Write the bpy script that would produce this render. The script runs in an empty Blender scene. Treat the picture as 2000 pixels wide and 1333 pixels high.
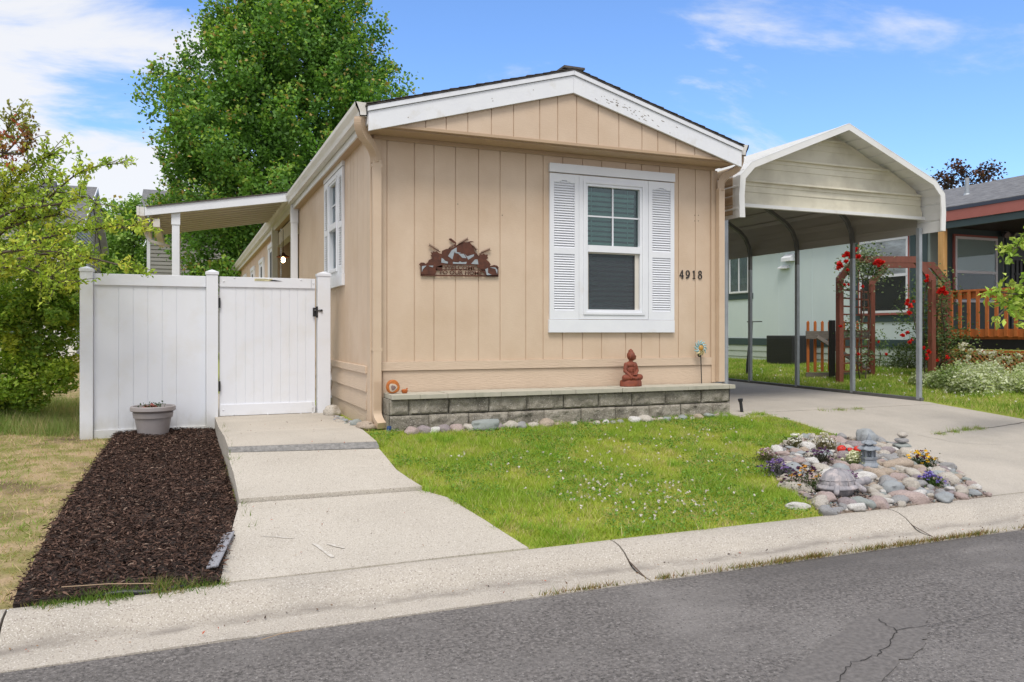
import bpy, bmesh, math, random
import numpy as np
from mathutils import Vector, Matrix, noise

R = math.radians
random.seed(7)
rng = np.random.default_rng(11)

# ------------------------------------------------------------------ camera, sky, sun, exposure
scene = bpy.context.scene
CX, CY, CZ = -1.94, -8.395, 1.5
YAW = math.atan2(.382, .924)
FPX = 1550.0
cam_d = bpy.data.cameras.new("camera")
cam_d.sensor_width = 36.0
cam_d.lens = 36.0 * FPX / 2000.0
cam_d.shift_y = -17.5 / 2000.0
cam_d.clip_end = 2000
cam = bpy.data.objects.new("camera", cam_d)
cam.location = (CX, CY, CZ)
cam.rotation_euler = (R(90), 0, -YAW)
scene.collection.objects.link(cam)
scene.camera = cam

SUN_EL, SUN_AZ = R(60), R(205)          # azimuth clockwise from +Y
world = bpy.data.worlds.new("World")
scene.world = world
world.use_nodes = True
wn, wl = world.node_tree.nodes, world.node_tree.links
wn.clear()
w_out = wn.new("ShaderNodeOutputWorld"); w_bg = wn.new("ShaderNodeBackground")
w_bg.inputs["Strength"].default_value = 0.1
sky = wn.new("ShaderNodeTexSky"); sky.sky_type = 'NISHITA'; sky.sun_disc = False
sky.sun_elevation = SUN_EL; sky.sun_rotation = SUN_AZ
sky.air_density = 1.0; sky.dust_density = 0.6; sky.ozone_density = 2.0
tc = wn.new("ShaderNodeTexCoord"); sep = wn.new("ShaderNodeSeparateXYZ")
wl.new(tc.outputs["Generated"], sep.inputs[0])
def wm(op, a, b=None, clamp=False):
    n = wn.new("ShaderNodeMath"); n.operation = op; n.use_clamp = clamp
    for i, v in enumerate((a, b)):
        if v is None: continue
        if isinstance(v, (int, float)): n.inputs[i].default_value = v
        else: wl.new(v, n.inputs[i])
    return n.outputs[0]
zz = wm('ADD', wm('MAXIMUM', sep.outputs[2], 0.0), 0.16)
px_ = wm('DIVIDE', sep.outputs[0], zz); py_ = wm('DIVIDE', sep.outputs[1], zz)
comb = wn.new("ShaderNodeCombineXYZ")
wl.new(wm('MULTIPLY', px_, 0.75), comb.inputs[0]); wl.new(wm('MULTIPLY', py_, 1.5), comb.inputs[1])
cn = wn.new("ShaderNodeTexNoise"); cn.inputs["Scale"].default_value = 1.55; cn.inputs["Detail"].default_value = 8
cn.inputs["Roughness"].default_value = 0.60; cn.inputs["Distortion"].default_value = 0.5
wl.new(comb.outputs[0], cn.inputs["Vector"])
# more cloud to the left and overhead/behind, clear above the house
left = wm('MULTIPLY', wm('ADD', wm('MULTIPLY', sep.outputs[0], -1.0), 0.20), 0.54)
behind = wm('MULTIPLY', wm('MAXIMUM', wm('MULTIPLY', sep.outputs[1], -1.0), 0.0), 0.9)  # unseen cloud bank added behind the camera to whiten the ambient light
over = wm('MULTIPLY', wm('MAXIMUM', wm('SUBTRACT', sep.outputs[2], 0.55), 0.0), 0.9)
cov = wm('ADD', wm('ADD', cn.outputs["Fac"], wm('MAXIMUM', left, -0.07)), wm('ADD', behind, over))
lowc = wm('MULTIPLY', wm('SUBTRACT', 0.42, wm('MAXIMUM', sep.outputs[2], 0.0)), 0.50)
cov = wm('ADD', cov, wm('MAXIMUM', lowc, 0.0))
mask = wn.new("ShaderNodeMapRange"); mask.interpolation_type = 'SMOOTHSTEP'
mask.inputs["From Min"].default_value = 0.53; mask.inputs["From Max"].default_value = 0.76
wl.new(cov, mask.inputs["Value"])
hsv = wn.new("ShaderNodeHueSaturation"); hsv.inputs["Saturation"].default_value = 1.0; hsv.inputs["Value"].default_value = 1.0
wl.new(sky.outputs[0], hsv.inputs["Color"])
tint = wn.new("ShaderNodeMix"); tint.data_type = 'RGBA'; tint.blend_type = 'MULTIPLY'; tint.inputs[0].default_value = 1
tint.inputs[7].default_value = (1.12, 1.40, 1.78, 1)
wl.new(hsv.outputs[0], tint.inputs[6])
cmix = wn.new("ShaderNodeMix"); cmix.data_type = 'RGBA'
cmix.inputs[7].default_value = (6.8, 6.8, 6.9, 1)
wl.new(wm('MULTIPLY', mask.outputs[0], 0.92), cmix.inputs[0]); wl.new(tint.outputs[2], cmix.inputs[6])
wl.new(cmix.outputs[2], w_bg.inputs["Color"]); wl.new(w_bg.outputs[0], w_out.inputs["Surface"])

sun_d = bpy.data.lights.new("sun", 'SUN'); sun_d.energy = 2.0; sun_d.angle = R(22); sun_d.color = (1.0, 0.95, 0.88)
sun = bpy.data.objects.new("sun", sun_d); scene.collection.objects.link(sun)
sd = Vector((math.sin(SUN_AZ) * math.cos(SUN_EL), math.cos(SUN_AZ) * math.cos(SUN_EL), math.sin(SUN_EL)))
sun.rotation_euler = sd.to_track_quat('Z', 'Y').to_euler()

scene.view_settings.view_transform = 'Standard'
scene.view_settings.look = 'None'
scene.view_settings.exposure = 0.47
scene.view_settings.gamma = 1.0
scene.cycles.max_bounces = 8
scene.cycles.transparent_max_bounces = 16
scene.cycles.use_denoising = True

# ------------------------------------------------------------------ helpers
_n = math.hypot(.924, .382); CC, SS = .924 / _n, .382 / _n
def ray(px, py):
    u = (px - 1000) / FPX; w = (649 - py) / FPX
    return (u * CC + SS, -u * SS + CC, w)
def on_y(px, py, y):
    d = ray(px, py); t = (y - CY) / d[1]; return (CX + d[0] * t, CZ + d[2] * t)
def on_x(px, py, x):
    d = ray(px, py); t = (x - CX) / d[0]; return (CY + d[1] * t, CZ + d[2] * t)
def at_d(px, py, D):
    d = ray(px, py); return (CX + d[0] * D, CY + d[1] * D, CZ + d[2] * D)
def lerp(a, b, t): return a + (b - a) * t
def clamp(t, a=0., b=1.): return max(a, min(b, t))
def sst(t): t = clamp(t); return t * t * (3 - 2 * t)
def gz(x, y):
    ty = (y + 3.86) / 3.51
    mid = lerp(.14, .47, clamp(ty)) if x < 4.3 else lerp(.14, .445, clamp((y + 3.86) / 4.0))
    if y > 0: mid = .475 if x < 4.3 else .445 + .012 * min(y, 5)
    lf = lerp(.14, .29, clamp((y + 3.86) / 5.6)) + clamp((y - 1.7) / 20) * .2
    t = 0. if x < -1.572 else 1.
    z = lerp(lf, mid, t)
    if x > 8.3:
        z += min(x - 8.3, 6) * .055 * clamp((y + 3.8) / 3)
    return z
def G(px, py, dz=0):
    d = ray(px, py); z = .3
    for _ in range(14):
        t = (z - CZ) / d[2]; x, y = CX + d[0] * t, CY + d[1] * t
        z = gz(x, y)
    return (x, y, z + dz)

COL = scene.collection
class MB:
    def __init__(s): s.v = []; s.f = []
    def add(s, vs, fs):
        o = len(s.v); s.v += [tuple(v) for v in vs]; s.f += [tuple(i + o for i in f) for f in fs]; return s
    def box(s, x0, x1, y0, y1, z0, z1, M=None):
        vs = [(x, y, z) for z in (z0, z1) for y in (y0, y1) for x in (x0, x1)]
        if M is not None: vs = [M @ Vector(v) for v in vs]
        return s.add(vs, [(0, 2, 3, 1), (4, 5, 7, 6), (0, 1, 5, 4), (2, 6, 7, 3), (0, 4, 6, 2), (1, 3, 7, 5)])
    def prism(s, pts, a, b, ax='y'):
        n = len(pts)
        if ax == 'y': mk = lambda p, t: (p[0], t, p[1])
        elif ax == 'x': mk = lambda p, t: (t, p[0], p[1])
        else: mk = lambda p, t: (p[0], p[1], t)
        vs = [mk(p, a) for p in pts] + [mk(p, b) for p in pts]
        fs = [tuple(range(n)), tuple(range(2 * n - 1, n - 1, -1))] + [(i, (i + 1) % n, n + (i + 1) % n, n + i) for i in range(n)]
        return s.add(vs, fs)
    def tube(s, path, r, n=8, cap=True):
        path = [Vector(p) for p in path]; k = len(path)
        rs = r if isinstance(r, (list, tuple)) else [r] * k
        vs = []; ref = None
        for i, p in enumerate(path):
            t = (path[min(i + 1, k - 1)] - path[max(i - 1, 0)])
            t = t.normalized() if t.length > 1e-9 else Vector((0, 0, 1))
            if ref is None: ref = Vector((1, 0, 0)) if abs(t.x) < .8 else Vector((0, 1, 0))
            a = (ref - t * ref.dot(t)).normalized(); b = t.cross(a); ref = a
            for j in range(n):
                q = 2 * math.pi * j / n
                vs.append(p + (a * math.cos(q) + b * math.sin(q)) * rs[i])
        fs = [(i * n + j, i * n + (j + 1) % n, (i + 1) * n + (j + 1) % n, (i + 1) * n + j) for i in range(k - 1) for j in range(n)]
        if cap: fs += [tuple(range(n - 1, -1, -1)), tuple((k - 1) * n + j for j in range(n))]
        return s.add(vs, fs)
    def sweep(s, path, w, h, ref):
        # rectangular section: w along ref, h across
        path = [Vector(p) for p in path]; k = len(path); ref = Vector(ref).normalized(); vs = []
        for i, p in enumerate(path):
            d0 = (p - path[i - 1]).normalized() if i > 0 else None
            d1 = (path[i + 1] - p).normalized() if i < k - 1 else None
            d0 = d0 or d1; d1 = d1 or d0
            t = (d0 + d1).normalized()
            o = t.cross(ref).normalized(); m = 1 / max(.5, t.dot(d1))
            r2 = o.cross(t).normalized()
            for a, b in ((-1, -1), (1, -1), (1, 1), (-1, 1)):
                vs.append(p + r2 * (a * w / 2) + o * (b * h / 2 * m))
        fs = [(i * 4 + j, i * 4 + (j + 1) % 4, (i + 1) * 4 + (j + 1) % 4, (i + 1) * 4 + j) for i in range(k - 1) for j in range(4)]
        fs += [(3, 2, 1, 0), tuple((k - 1) * 4 + j for j in range(4))]
        return s.add(vs, fs)
    def bar(s, a, b, w, h, ref=(0, 0, 1)): return s.sweep([a, b], w, h, ref)
    def lathe(s, prof, c=(0, 0, 0), n=24, M=None, wob=0):
        k = len(prof); vs = []
        for i, (r, z) in enumerate(prof):
            for j in range(n):
                q = 2 * math.pi * j / n; rr = r * (1 + wob * math.sin(3 * q + i))
                v = Vector((rr * math.cos(q), rr * math.sin(q), z))
                if M is not None: v = M @ v
                vs.append((v.x + c[0], v.y + c[1], v.z + c[2]))
        fs = [(i * n + j, i * n + (j + 1) % n, (i + 1) * n + (j + 1) % n, (i + 1) * n + j) for i in range(k - 1) for j in range(n)]
        fs += [tuple(range(n - 1, -1, -1)), tuple((k - 1) * n + j for j in range(n))]
        return s.add(vs, fs)
    def ball(s, c, r, n=16, m=10, M=None):
        if isinstance(r, (int, float)): r = (r, r, r)
        vs = []
        for i in range(m + 1):
            a = math.pi * i / m
            for j in range(n):
                q = 2 * math.pi * j / n
                v = Vector((r[0] * math.sin(a) * math.cos(q), r[1] * math.sin(a) * math.sin(q), r[2] * math.cos(a)))
                if M is not None: v = M @ v
                vs.append((v.x + c[0], v.y + c[1], v.z + c[2]))
        fs = [(i * n + j, (i + 1) * n + j, (i + 1) * n + (j + 1) % n, i * n + (j + 1) % n) for i in range(m) for j in range(n)]
        return s.add(vs, fs)
    def capsule(s, a, b, ra, rb, n=12):
        a, b = Vector(a), Vector(b); s.tube([a, lerp(a, b, .5), b], [ra, (ra + rb) / 2, rb], n)
        s.ball(a, ra, n, 8); s.ball(b, rb, n, 8); return s
    def build(s, name, mat, parent=None, smooth=False, bevel=0, local=False, recalc=True, merge=False):
        me = bpy.data.meshes.new(name)
        off = Vector((0, 0, 0))
        if parent is not None and not local:
            q = parent
            while q is not None: off = off + q.location; q = q.parent
        me.from_pydata([(v[0] - off.x, v[1] - off.y, v[2] - off.z) for v in s.v], [], s.f)
        me.validate()
        if recalc or merge:
            bm = bmesh.new(); bm.from_mesh(me)
            if merge: bmesh.ops.remove_doubles(bm, verts=bm.verts, dist=1e-5)
            if recalc: bmesh.ops.recalc_face_normals(bm, faces=bm.faces)
            bm.to_mesh(me); bm.free()
        if smooth:
            me.polygons.foreach_set("use_smooth", [True] * len(me.polygons))
            if smooth != 'all': me.set_sharp_from_angle(angle=R(40))
        me.materials.append(mat)
        o = bpy.data.objects.new(name, me); COL.objects.link(o)
        if parent is not None: o.parent = parent
        if bevel:
            b = o.modifiers.new("bevel", 'BEVEL'); b.width = bevel; b.segments = 2; b.limit_method = 'ANGLE'
        return o
def remesh(o, size, smooth=2):
    m = o.modifiers.new("remesh", 'REMESH'); m.mode = 'VOXEL'; m.voxel_size = size; m.use_smooth_shade = True
    if smooth:
        q = o.modifiers.new("smooth", 'SMOOTH'); q.iterations = smooth; q.factor = .5
    return o
def tag(o, label=None, cat=None, group=None, kind=None):
    if label: o['label'] = label
    if cat: o['category'] = cat
    if group: o['group'] = group
    if kind: o['kind'] = kind
    return o
def thing(name, loc, label, cat, group=None):
    o = bpy.data.objects.new(name, None); o.empty_display_size = .1; o.location = loc; COL.objects.link(o)
    return tag(o, label, cat, group)
def copy_tree(o, parent=None):
    c = o.copy(); COL.objects.link(c); c.parent = parent
    for ch in list(o.children): copy_tree(ch, c)
    return c

# ------------------------------------------------------------------ materials
def mat(name, col, rough=.6, col2=None, scale=4., detail=5., bump=0., bscale=60., metal=0., stretch=(1, 1, 1),
        speck=None, sscale=200., samt=(.6, .7), spec=.5, stain=None, stscale=1.2, strange=(.55, .75), bstretch=None, extra=None):
    m = bpy.data.materials.new(name); m.use_nodes = True
    nt = m.node_tree; N, L = nt.nodes, nt.links; b = N["Principled BSDF"]
    b.inputs["Roughness"].default_value = rough; b.inputs["Metallic"].default_value = metal
    b.inputs["Specular IOR Level"].default_value = spec
    b.inputs["Base Color"].default_value = (*col, 1)
    t = N.new("ShaderNodeTexCoord")
    def mp(sv):
        q = N.new("ShaderNodeMapping"); q.inputs["Scale"].default_value = sv; L.new(t.outputs["Object"], q.inputs[0]); return q.outputs[0]
    base = mp(stretch)
    cur = None
    def noi(vec, sc, det=4.):
        n = N.new("ShaderNodeTexNoise"); n.inputs["Scale"].default_value = sc; n.inputs["Detail"].default_value = det
        n.inputs["Roughness"].default_value = .6; L.new(vec, n.inputs["Vector"]); return n.outputs["Fac"]
    def rng_(v, a, b_):
        q = N.new("ShaderNodeMapRange"); q.inputs["From Min"].default_value = a; q.inputs["From Max"].default_value = b_; L.new(v, q.inputs["Value"]); return q.outputs[0]
    def mix(f, a, c2):
        x = N.new("ShaderNodeMix"); x.data_type = 'RGBA'; L.new(f, x.inputs[0])
        if isinstance(a, tuple): x.inputs[6].default_value = (*a, 1)
        else: L.new(a, x.inputs[6])
        x.inputs[7].default_value = (*c2, 1); return x.outputs[2]
    cur = col
    if col2: cur = mix(rng_(noi(base, scale, detail), .35, .65), cur, col2)
    if stain: cur = mix(rng_(noi(mp((1, 1, 1)), stscale, 6.), *strange), cur, stain)
    if speck:
        sp = speck if isinstance(speck[0], (tuple, list)) else [speck]
        for i, c in enumerate(sp): cur = mix(rng_(noi(mp((1 + .37 * i,) * 3), sscale, 2.), *samt), cur, tuple(c))
    if extra == 'tyre':      # worn darker patches along the lane
        cur = mix(rng_(noi(mp((.18, .9, 1)), 1.0, 7.), .50, .68), cur, (.092, .084, .08))
    if extra == 'gutter':      # silt line left along the low channel of the kerb
        sx = N.new("ShaderNodeSeparateXYZ"); L.new(t.outputs["Object"], sx.inputs[0])
        def mth(op, a, c):
            q = N.new("ShaderNodeMath"); q.operation = op
            for i, v in enumerate((a, c)):
                if isinstance(v, (int, float)): q.inputs[i].default_value = v
                else: L.new(v, q.inputs[i])
            return q.outputs[0]
        wob = mth('MULTIPLY', mth('SUBTRACT', noi(mp((1.2, .2, 1)), 2.0, 5.), .5), .16)
        dd = mth('ABSOLUTE', mth('ADD', mth('ADD', sx.outputs[1], 4.165), wob), 0.0)
        band = mth('MULTIPLY', rng_(dd, .055, .0), rng_(noi(mp((1, 3, 1)), 5.0, 6.), .30, .62))
        cl = N.new("ShaderNodeClamp"); L.new(mth('MULTIPLY', band, .85), cl.inputs[0])
        cur = mix(cl.outputs[0], cur, (.22, .195, .17))
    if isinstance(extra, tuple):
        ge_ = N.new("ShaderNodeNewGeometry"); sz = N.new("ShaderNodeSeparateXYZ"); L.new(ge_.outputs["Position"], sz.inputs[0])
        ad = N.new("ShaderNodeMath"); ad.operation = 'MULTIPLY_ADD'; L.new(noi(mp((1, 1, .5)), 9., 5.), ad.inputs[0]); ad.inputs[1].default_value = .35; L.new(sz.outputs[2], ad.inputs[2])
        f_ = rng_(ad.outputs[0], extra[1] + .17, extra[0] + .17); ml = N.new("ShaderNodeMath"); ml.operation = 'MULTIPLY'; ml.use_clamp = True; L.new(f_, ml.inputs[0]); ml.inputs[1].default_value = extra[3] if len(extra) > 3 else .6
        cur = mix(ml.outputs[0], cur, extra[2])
    if not isinstance(cur, tuple): L.new(cur, b.inputs["Base Color"])
    if bump:
        bp = N.new("ShaderNodeBump"); bp.inputs["Strength"].default_value = 1.0; bp.inputs["Distance"].default_value = bump
        L.new(noi(mp(bstretch or stretch), bscale, 4.), bp.inputs["Height"]); L.new(bp.outputs[0], b.inputs["Normal"])
    return m
M = {}
M['tan'] = mat('tan_paint', (.60, .46, .338), .55, (.635, .495, .37), 2.2, bump=.0018, bscale=22, stretch=(1, 1, .6), bstretch=(1, 1, 9), stain=(.53, .39, .27), stscale=1.1, strange=(.45, .75))
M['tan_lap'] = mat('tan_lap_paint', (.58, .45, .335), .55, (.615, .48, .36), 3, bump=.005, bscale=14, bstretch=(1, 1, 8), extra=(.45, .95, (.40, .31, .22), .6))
M['tan_trim'] = mat('tan_trim_paint', (.56, .425, .305), .5, (.60, .465, .34), 3, bump=.001, bscale=60)
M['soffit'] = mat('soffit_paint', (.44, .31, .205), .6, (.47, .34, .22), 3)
M['white'] = mat('white_paint', (.73, .745, .79), .45, (.77, .785, .82), 3, bump=.0006, bscale=50, stain=(.66, .64, .60), stscale=3.5, strange=(.62, .85))
M['white_worn'] = mat('white_worn_paint', (.73, .745, .785), .5, (.77, .785, .81), 3, bump=.001, bscale=50, stain=(.60, .57, .52), stscale=5, strange=(.55, .8))
M['vinyl'] = mat('white_vinyl', (.72, .74, .80), .35, (.75, .77, .82), 1.5, stain=(.69, .69, .69), stscale=2.5, strange=(.5, .8), extra=(.28, .55, (.45, .42, .34), .55))
M['groove'] = mat('groove_shadow_paint', (.42, .28, .17), .7)
M['chip'] = mat('bare_wood_chip', (.16, .12, .09), .8, (.3, .26, .2), 40)
M['shingle'] = mat('roof_shingle', (.055, .05, .047), .9, (.11, .095, .085), 14, bump=.006, bscale=40, speck=(.2, .18, .16), sscale=160)
M['shingle_grey'] = mat('grey_shingle', (.10, .10, .105), .9, (.20, .20, .205), 6, stretch=(1, 1, 4), bump=.01, bscale=12, bstretch=(1, 1, 6))
M['gutter'] = mat('gutter_white', (.72, .71, .69), .4, (.62, .59, .54), 6, stretch=(1, .25, 3), bump=.0005)
M['beige_beam'] = mat('beige_beam', (.62, .58, .52), .5, (.66, .62, .56), 3)
M['beige_metal'] = mat('beige_metal', (.60, .54, .47), .4, (.64, .58, .51), 3)
M['glass'] = None
def glass(name, tintc, gl=.35, rough=.02, ior=1.5):
    m = bpy.data.materials.new(name); m.use_nodes = True; N, L = m.node_tree.nodes, m.node_tree.links; N.clear()
    o = N.new("ShaderNodeOutputMaterial"); mx = N.new("ShaderNodeMixShader"); g = N.new("ShaderNodeBsdfGlossy"); t = N.new("ShaderNodeBsdfTransparent")
    fr = N.new("ShaderNodeFresnel"); fr.inputs[0].default_value = ior; md = N.new("ShaderNodeMath"); md.operation = 'ADD'; md.use_clamp = True; md.inputs[1].default_value = gl
    L.new(fr.outputs[0], md.inputs[0]); L.new(md.outputs[0], mx.inputs[0]); L.new(t.outputs[0], mx.inputs[1]); L.new(g.outputs[0], mx.inputs[2])
    t.inputs[0].default_value = (*tintc, 1); g.inputs[0].default_value = (.8, .85, .9, 1); g.inputs["Roughness"].default_value = rough
    L.new(mx.outputs[0], o.inputs[0]); return m
M['glass'] = glass('window_glass', (.70, .84, .80), .03)
M['glass_clear'] = glass('clear_window_glass', (.92, .95, .95), .04, .02, 1.12)
M['glass_dark'] = glass('dark_window_glass', (.25, .28, .30), .14)
def screen(name, col, op):
    m = bpy.data.materials.new(name); m.use_nodes = True; N, L = m.node_tree.nodes, m.node_tree.links; N.clear()
    o = N.new("ShaderNodeOutputMaterial"); mx = N.new("ShaderNodeMixShader"); g = N.new("ShaderNodeBsdfDiffuse"); t = N.new("ShaderNodeBsdfTransparent")
    mx.inputs[0].default_value = op; g.inputs[0].default_value = (*col, 1)
    L.new(t.outputs[0], mx.inputs[1]); L.new(g.outputs[0], mx.inputs[2]); L.new(mx.outputs[0], o.inputs[0]); return m
M['screen'] = screen('insect_screen', (.10, .105, .12), .34)
M['blind'] = mat('blind_slat', (.42, .50, .48), .5)
M['dark'] = mat('dark_interior', (.03, .032, .035), .8)
M['black'] = mat('black_metal', (.018, .018, .02), .4)
M['black_plastic'] = mat('black_plastic', (.025, .026, .03), .45)
M['rust'] = mat('rusty_steel', (.075, .028, .018), .6, (.13, .045, .025), 18, metal=.3)
M['zinc'] = mat('blue_grey_inlay', (.30, .33, .35), .45, (.38, .42, .45), 20, metal=.3)
M['terracotta'] = mat('terracotta', (.24, .058, .024), .7, (.17, .042, .024), 14, bump=.001, bscale=80, stain=(.17, .085, .07), stscale=9, strange=(.58, .7))
M['galv'] = mat('galvanised_steel', (.33, .36, .39), .42, (.40, .43, .46), 8, metal=.35)
M['galv_dark'] = mat('weathered_steel', (.14, .14, .14), .5, (.18, .18, .18), 8, metal=.3)
M['cp_white'] = mat('white_sheet_metal', (.74, .74, .73), .4, (.70, .70, .68), 2, stain=(.55, .52, .46), stscale=2.0, strange=(.58, .85), stretch=(1, 1, 1))
M['cp_cream'] = mat('cream_sheet_metal', (.68, .64, .51), .42, (.72, .68, .55), 1.2, stretch=(1, 1, 3), stain=(.42, .38, .29), stscale=1.7, strange=(.45, .8))
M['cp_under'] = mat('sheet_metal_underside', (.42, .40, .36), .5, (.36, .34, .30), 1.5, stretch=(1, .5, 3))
M['cp_rust'] = mat('tan_stained_sheet_metal', (.50, .40, .28), .5, (.36, .24, .14), 5, stretch=(1, .4, 3))
M['concrete'] = mat('concrete', (.45, .41, .35), .85, (.51, .465, .40), 2.6, bump=.004, bscale=90, speck=((.24, .20, .165), (.66, .62, .57)), sscale=95, samt=(.56, .68), stain=(.36, .325, .275), stscale=1.3, strange=(.45, .75))
M['concrete_smooth'] = mat('smooth_concrete', (.47, .425, .365), .85, (.42, .38, .325), 1.6, bump=.002, bscale=90, speck=((.30, .26, .22), (.56, .52, .46)), sscale=80, samt=(.58, .70), stain=(.33, .30, .26), stscale=.9, strange=(.45, .75), stretch=(1, .6, 1))
M['concrete_broken'] = mat('broken_concrete_edge', (.17, .165, .16), .95, (.28, .27, .26), 30, bump=.012, bscale=45)
M['kerb'] = mat('kerb_concrete', (.46, .415, .355), .85, (.40, .36, .305), 1.3, stretch=(.6, 2.5, 2.5), bump=.004, bscale=90, speck=((.24, .20, .17), (.64, .60, .55)), sscale=95, samt=(.56, .68), stain=(.33, .30, .26), stscale=1.6, strange=(.5, .8), extra='gutter')
M['gutter_dirt'] = mat('gutter_dirt', (.25, .22, .19), .95, (.33, .30, .26), 8, speck=(.15, .12, .09), sscale=60)
M['asphalt'] = mat('asphalt', (.078, .071, .067), .85, (.20, .183, .174), 46, detail=3, bump=.012, bscale=60, speck=((.30, .28, .265), (.03, .027, .025)), sscale=62, samt=(.60, .70), stain=(.21, .195, .185), stscale=.8, strange=(.48, .70), extra='tyre')
M['asphalt_patch'] = mat('smooth_asphalt_seal', (.105, .096, .091), .85, (.17, .156, .148), 40, bump=.004, bscale=60, stain=(.13, .12, .115), stscale=3)
M['crack'] = mat('crack', (.02, .018, .016), .95)
M['soil'] = mat('soil', (.06, .04, .028), .95, (.10, .07, .05), 9, bump=.02, bscale=20)
M['mulch_base'] = mat('mulch_base', (.022, .014, .011), .95, (.045, .028, .021), 20, bump=.03, bscale=35)
M['block'] = mat('split_face_block', (.23, .205, .165), .9, (.33, .30, .25), 9, bump=.012, bscale=38, speck=((.55, .52, .47), (.09, .08, .065)), sscale=95, samt=(.59, .7), stain=(.14, .125, .10), stscale=5, strange=(.46, .66))
M['cap'] = mat('cap_concrete', (.40, .38, .31), .85, (.46, .43, .36), 6, bump=.001, bscale=90, stain=(.32, .31, .25), stscale=5)
M['pot'] = mat('taupe_plastic_pot', (.30, .27, .27), .45, (.33, .30, .30), 6)
M['orange_wood'] = mat('orange_stained_wood', (.50, .155, .04), .55, (.42, .12, .03), 6, stretch=(3, 3, .6), bump=.001, bscale=50)
M['red_wood'] = mat('red_brown_stained_wood', (.19, .062, .04), .6, (.15, .048, .03), 6, stretch=(3, 3, .6))
M['grey_wood'] = mat('grey_weathered_wood', (.12, .105, .09), .8, (.18, .16, .14), 8, stretch=(1, 1, 5))
M['pine'] = mat('fresh_pine', (.62, .36, .14), .6, (.50, .27, .09), 5, stretch=(3, 3, .5))
M['teal'] = mat('pale_teal_paint', (.58, .675, .69), .6, (.62, .71, .72), 1.4, stretch=(1, 1, .5), bump=.001, bscale=40)
M['teal_dark'] = mat('dark_teal_trim', (.045, .075, .082), .55)
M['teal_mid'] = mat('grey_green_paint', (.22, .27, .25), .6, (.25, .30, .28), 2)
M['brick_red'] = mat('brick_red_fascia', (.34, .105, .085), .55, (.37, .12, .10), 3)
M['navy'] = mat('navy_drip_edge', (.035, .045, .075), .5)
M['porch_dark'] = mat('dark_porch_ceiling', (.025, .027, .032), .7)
M['vinyl_siding'] = mat('white_lap_siding', (.80, .79, .77), .6, (.76, .75, .73), 2)
M['grey_siding'] = mat('grey_lap_siding', (.25, .245, .225), .6, (.28, .275, .255), 2)
M['bark'] = mat('bark', (.06, .045, .035), .9, (.11, .085, .065), 12, bump=.01, bscale=25, stretch=(1, 1, .3))
M['grey_curtain'] = mat('grey_curtain', (.22, .25, .28), .7, (.30, .34, .36), 4, stretch=(1, 6, 1))
M['curtain'] = mat('white_curtain', (.80, .76, .78), .7, (.52, .48, .51), 3, stretch=(1, 1, 4))
M['lantern'] = mat('blue_grey_cast_stone', (.20, .225, .26), .7, (.26, .285, .32), 20, bump=.002, bscale=90, speck=(.38, .4, .43), sscale=120)
M['turtle'] = mat('weathered_grey_cast_stone', (.22, .215, .235), .8, (.33, .31, .33), 12, bump=.004, bscale=60, stain=(.45, .40, .40), stscale=14, strange=(.5, .65))
M['red_gloss'] = mat('red_gloss_paint', (.55, .03, .015), .3)
M['gravel'] = mat('fine_gravel', (.24, .18, .14), .95, (.36, .30, .26), 25, bump=.02, bscale=60, speck=(.10, .07, .05), sscale=50)
lerp_ = lambda a, b, t: a + (b - a) * t
ROCKC = {'pink': ((.46, .32, .28), (.38, .25, .22)), 'cream': ((.52, .46, .37), (.44, .37, .29)), 'grey': ((.33, .32, .32), (.25, .25, .26)),
         'blue grey': ((.26, .30, .33), (.34, .37, .39)), 'mauve': ((.33, .25, .26), (.26, .20, .21)), 'tan': ((.47, .34, .22), (.38, .27, .17)),
         'white': ((.64, .61, .57), (.52, .49, .46)), 'green grey': ((.23, .28, .27), (.32, .35, .32))}
for k, (a, b) in ROCKC.items():
    ds = lambda c: tuple(lerp_(sum(c) / 3, v, .60) * 1.12 for v in c)
    a, b = ds(a), ds(b)
    M['rock ' + k] = mat('rock_' + k.replace(' ', '_'), a, .65, b, 9, bump=.006, bscale=40, speck=tuple(min(1, c * 1.4) for c in a), sscale=45, samt=(.54, .72), stain=tuple(c * .62 for c in b), stscale=9, strange=(.48, .7))
def leafmat(name, trans=.35, rough=.55):
    m = bpy.data.materials.new(name); m.use_nodes = True; N, L = m.node_tree.nodes, m.node_tree.links; N.clear()
    o = N.new("ShaderNodeOutputMaterial"); a = N.new("ShaderNodeAttribute"); a.attribute_name = "Col"
    p = N.new("ShaderNodeBsdfPrincipled"); p.inputs["Roughness"].default_value = rough; p.inputs["Specular IOR Level"].default_value = .3
    t = N.new("ShaderNodeBsdfTranslucent"); x = N.new("ShaderNodeMixShader"); x.inputs[0].default_value = trans
    L.new(a.outputs["Color"], p.inputs["Base Color"])
    g = N.new("ShaderNodeMix"); g.data_type = 'RGBA'; g.blend_type = 'MULTIPLY'; g.inputs[0].default_value = 1; g.inputs[7].default_value = (1.15, 1.25, .6, 1)
    L.new(a.outputs["Color"], g.inputs[6]); L.new(g.outputs[2], t.inputs[0])
    L.new(p.outputs[0], x.inputs[1]); L.new(t.outputs[0], x.inputs[2]); L.new(x.outputs[0], o.inputs[0]); return m
M['leaf'] = leafmat('leaf'); M['grass'] = leafmat('grass_blade', .3); M['petal'] = leafmat('petal', .2); M['chipm'] = leafmat('bark_chip', 0, .85)
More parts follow.
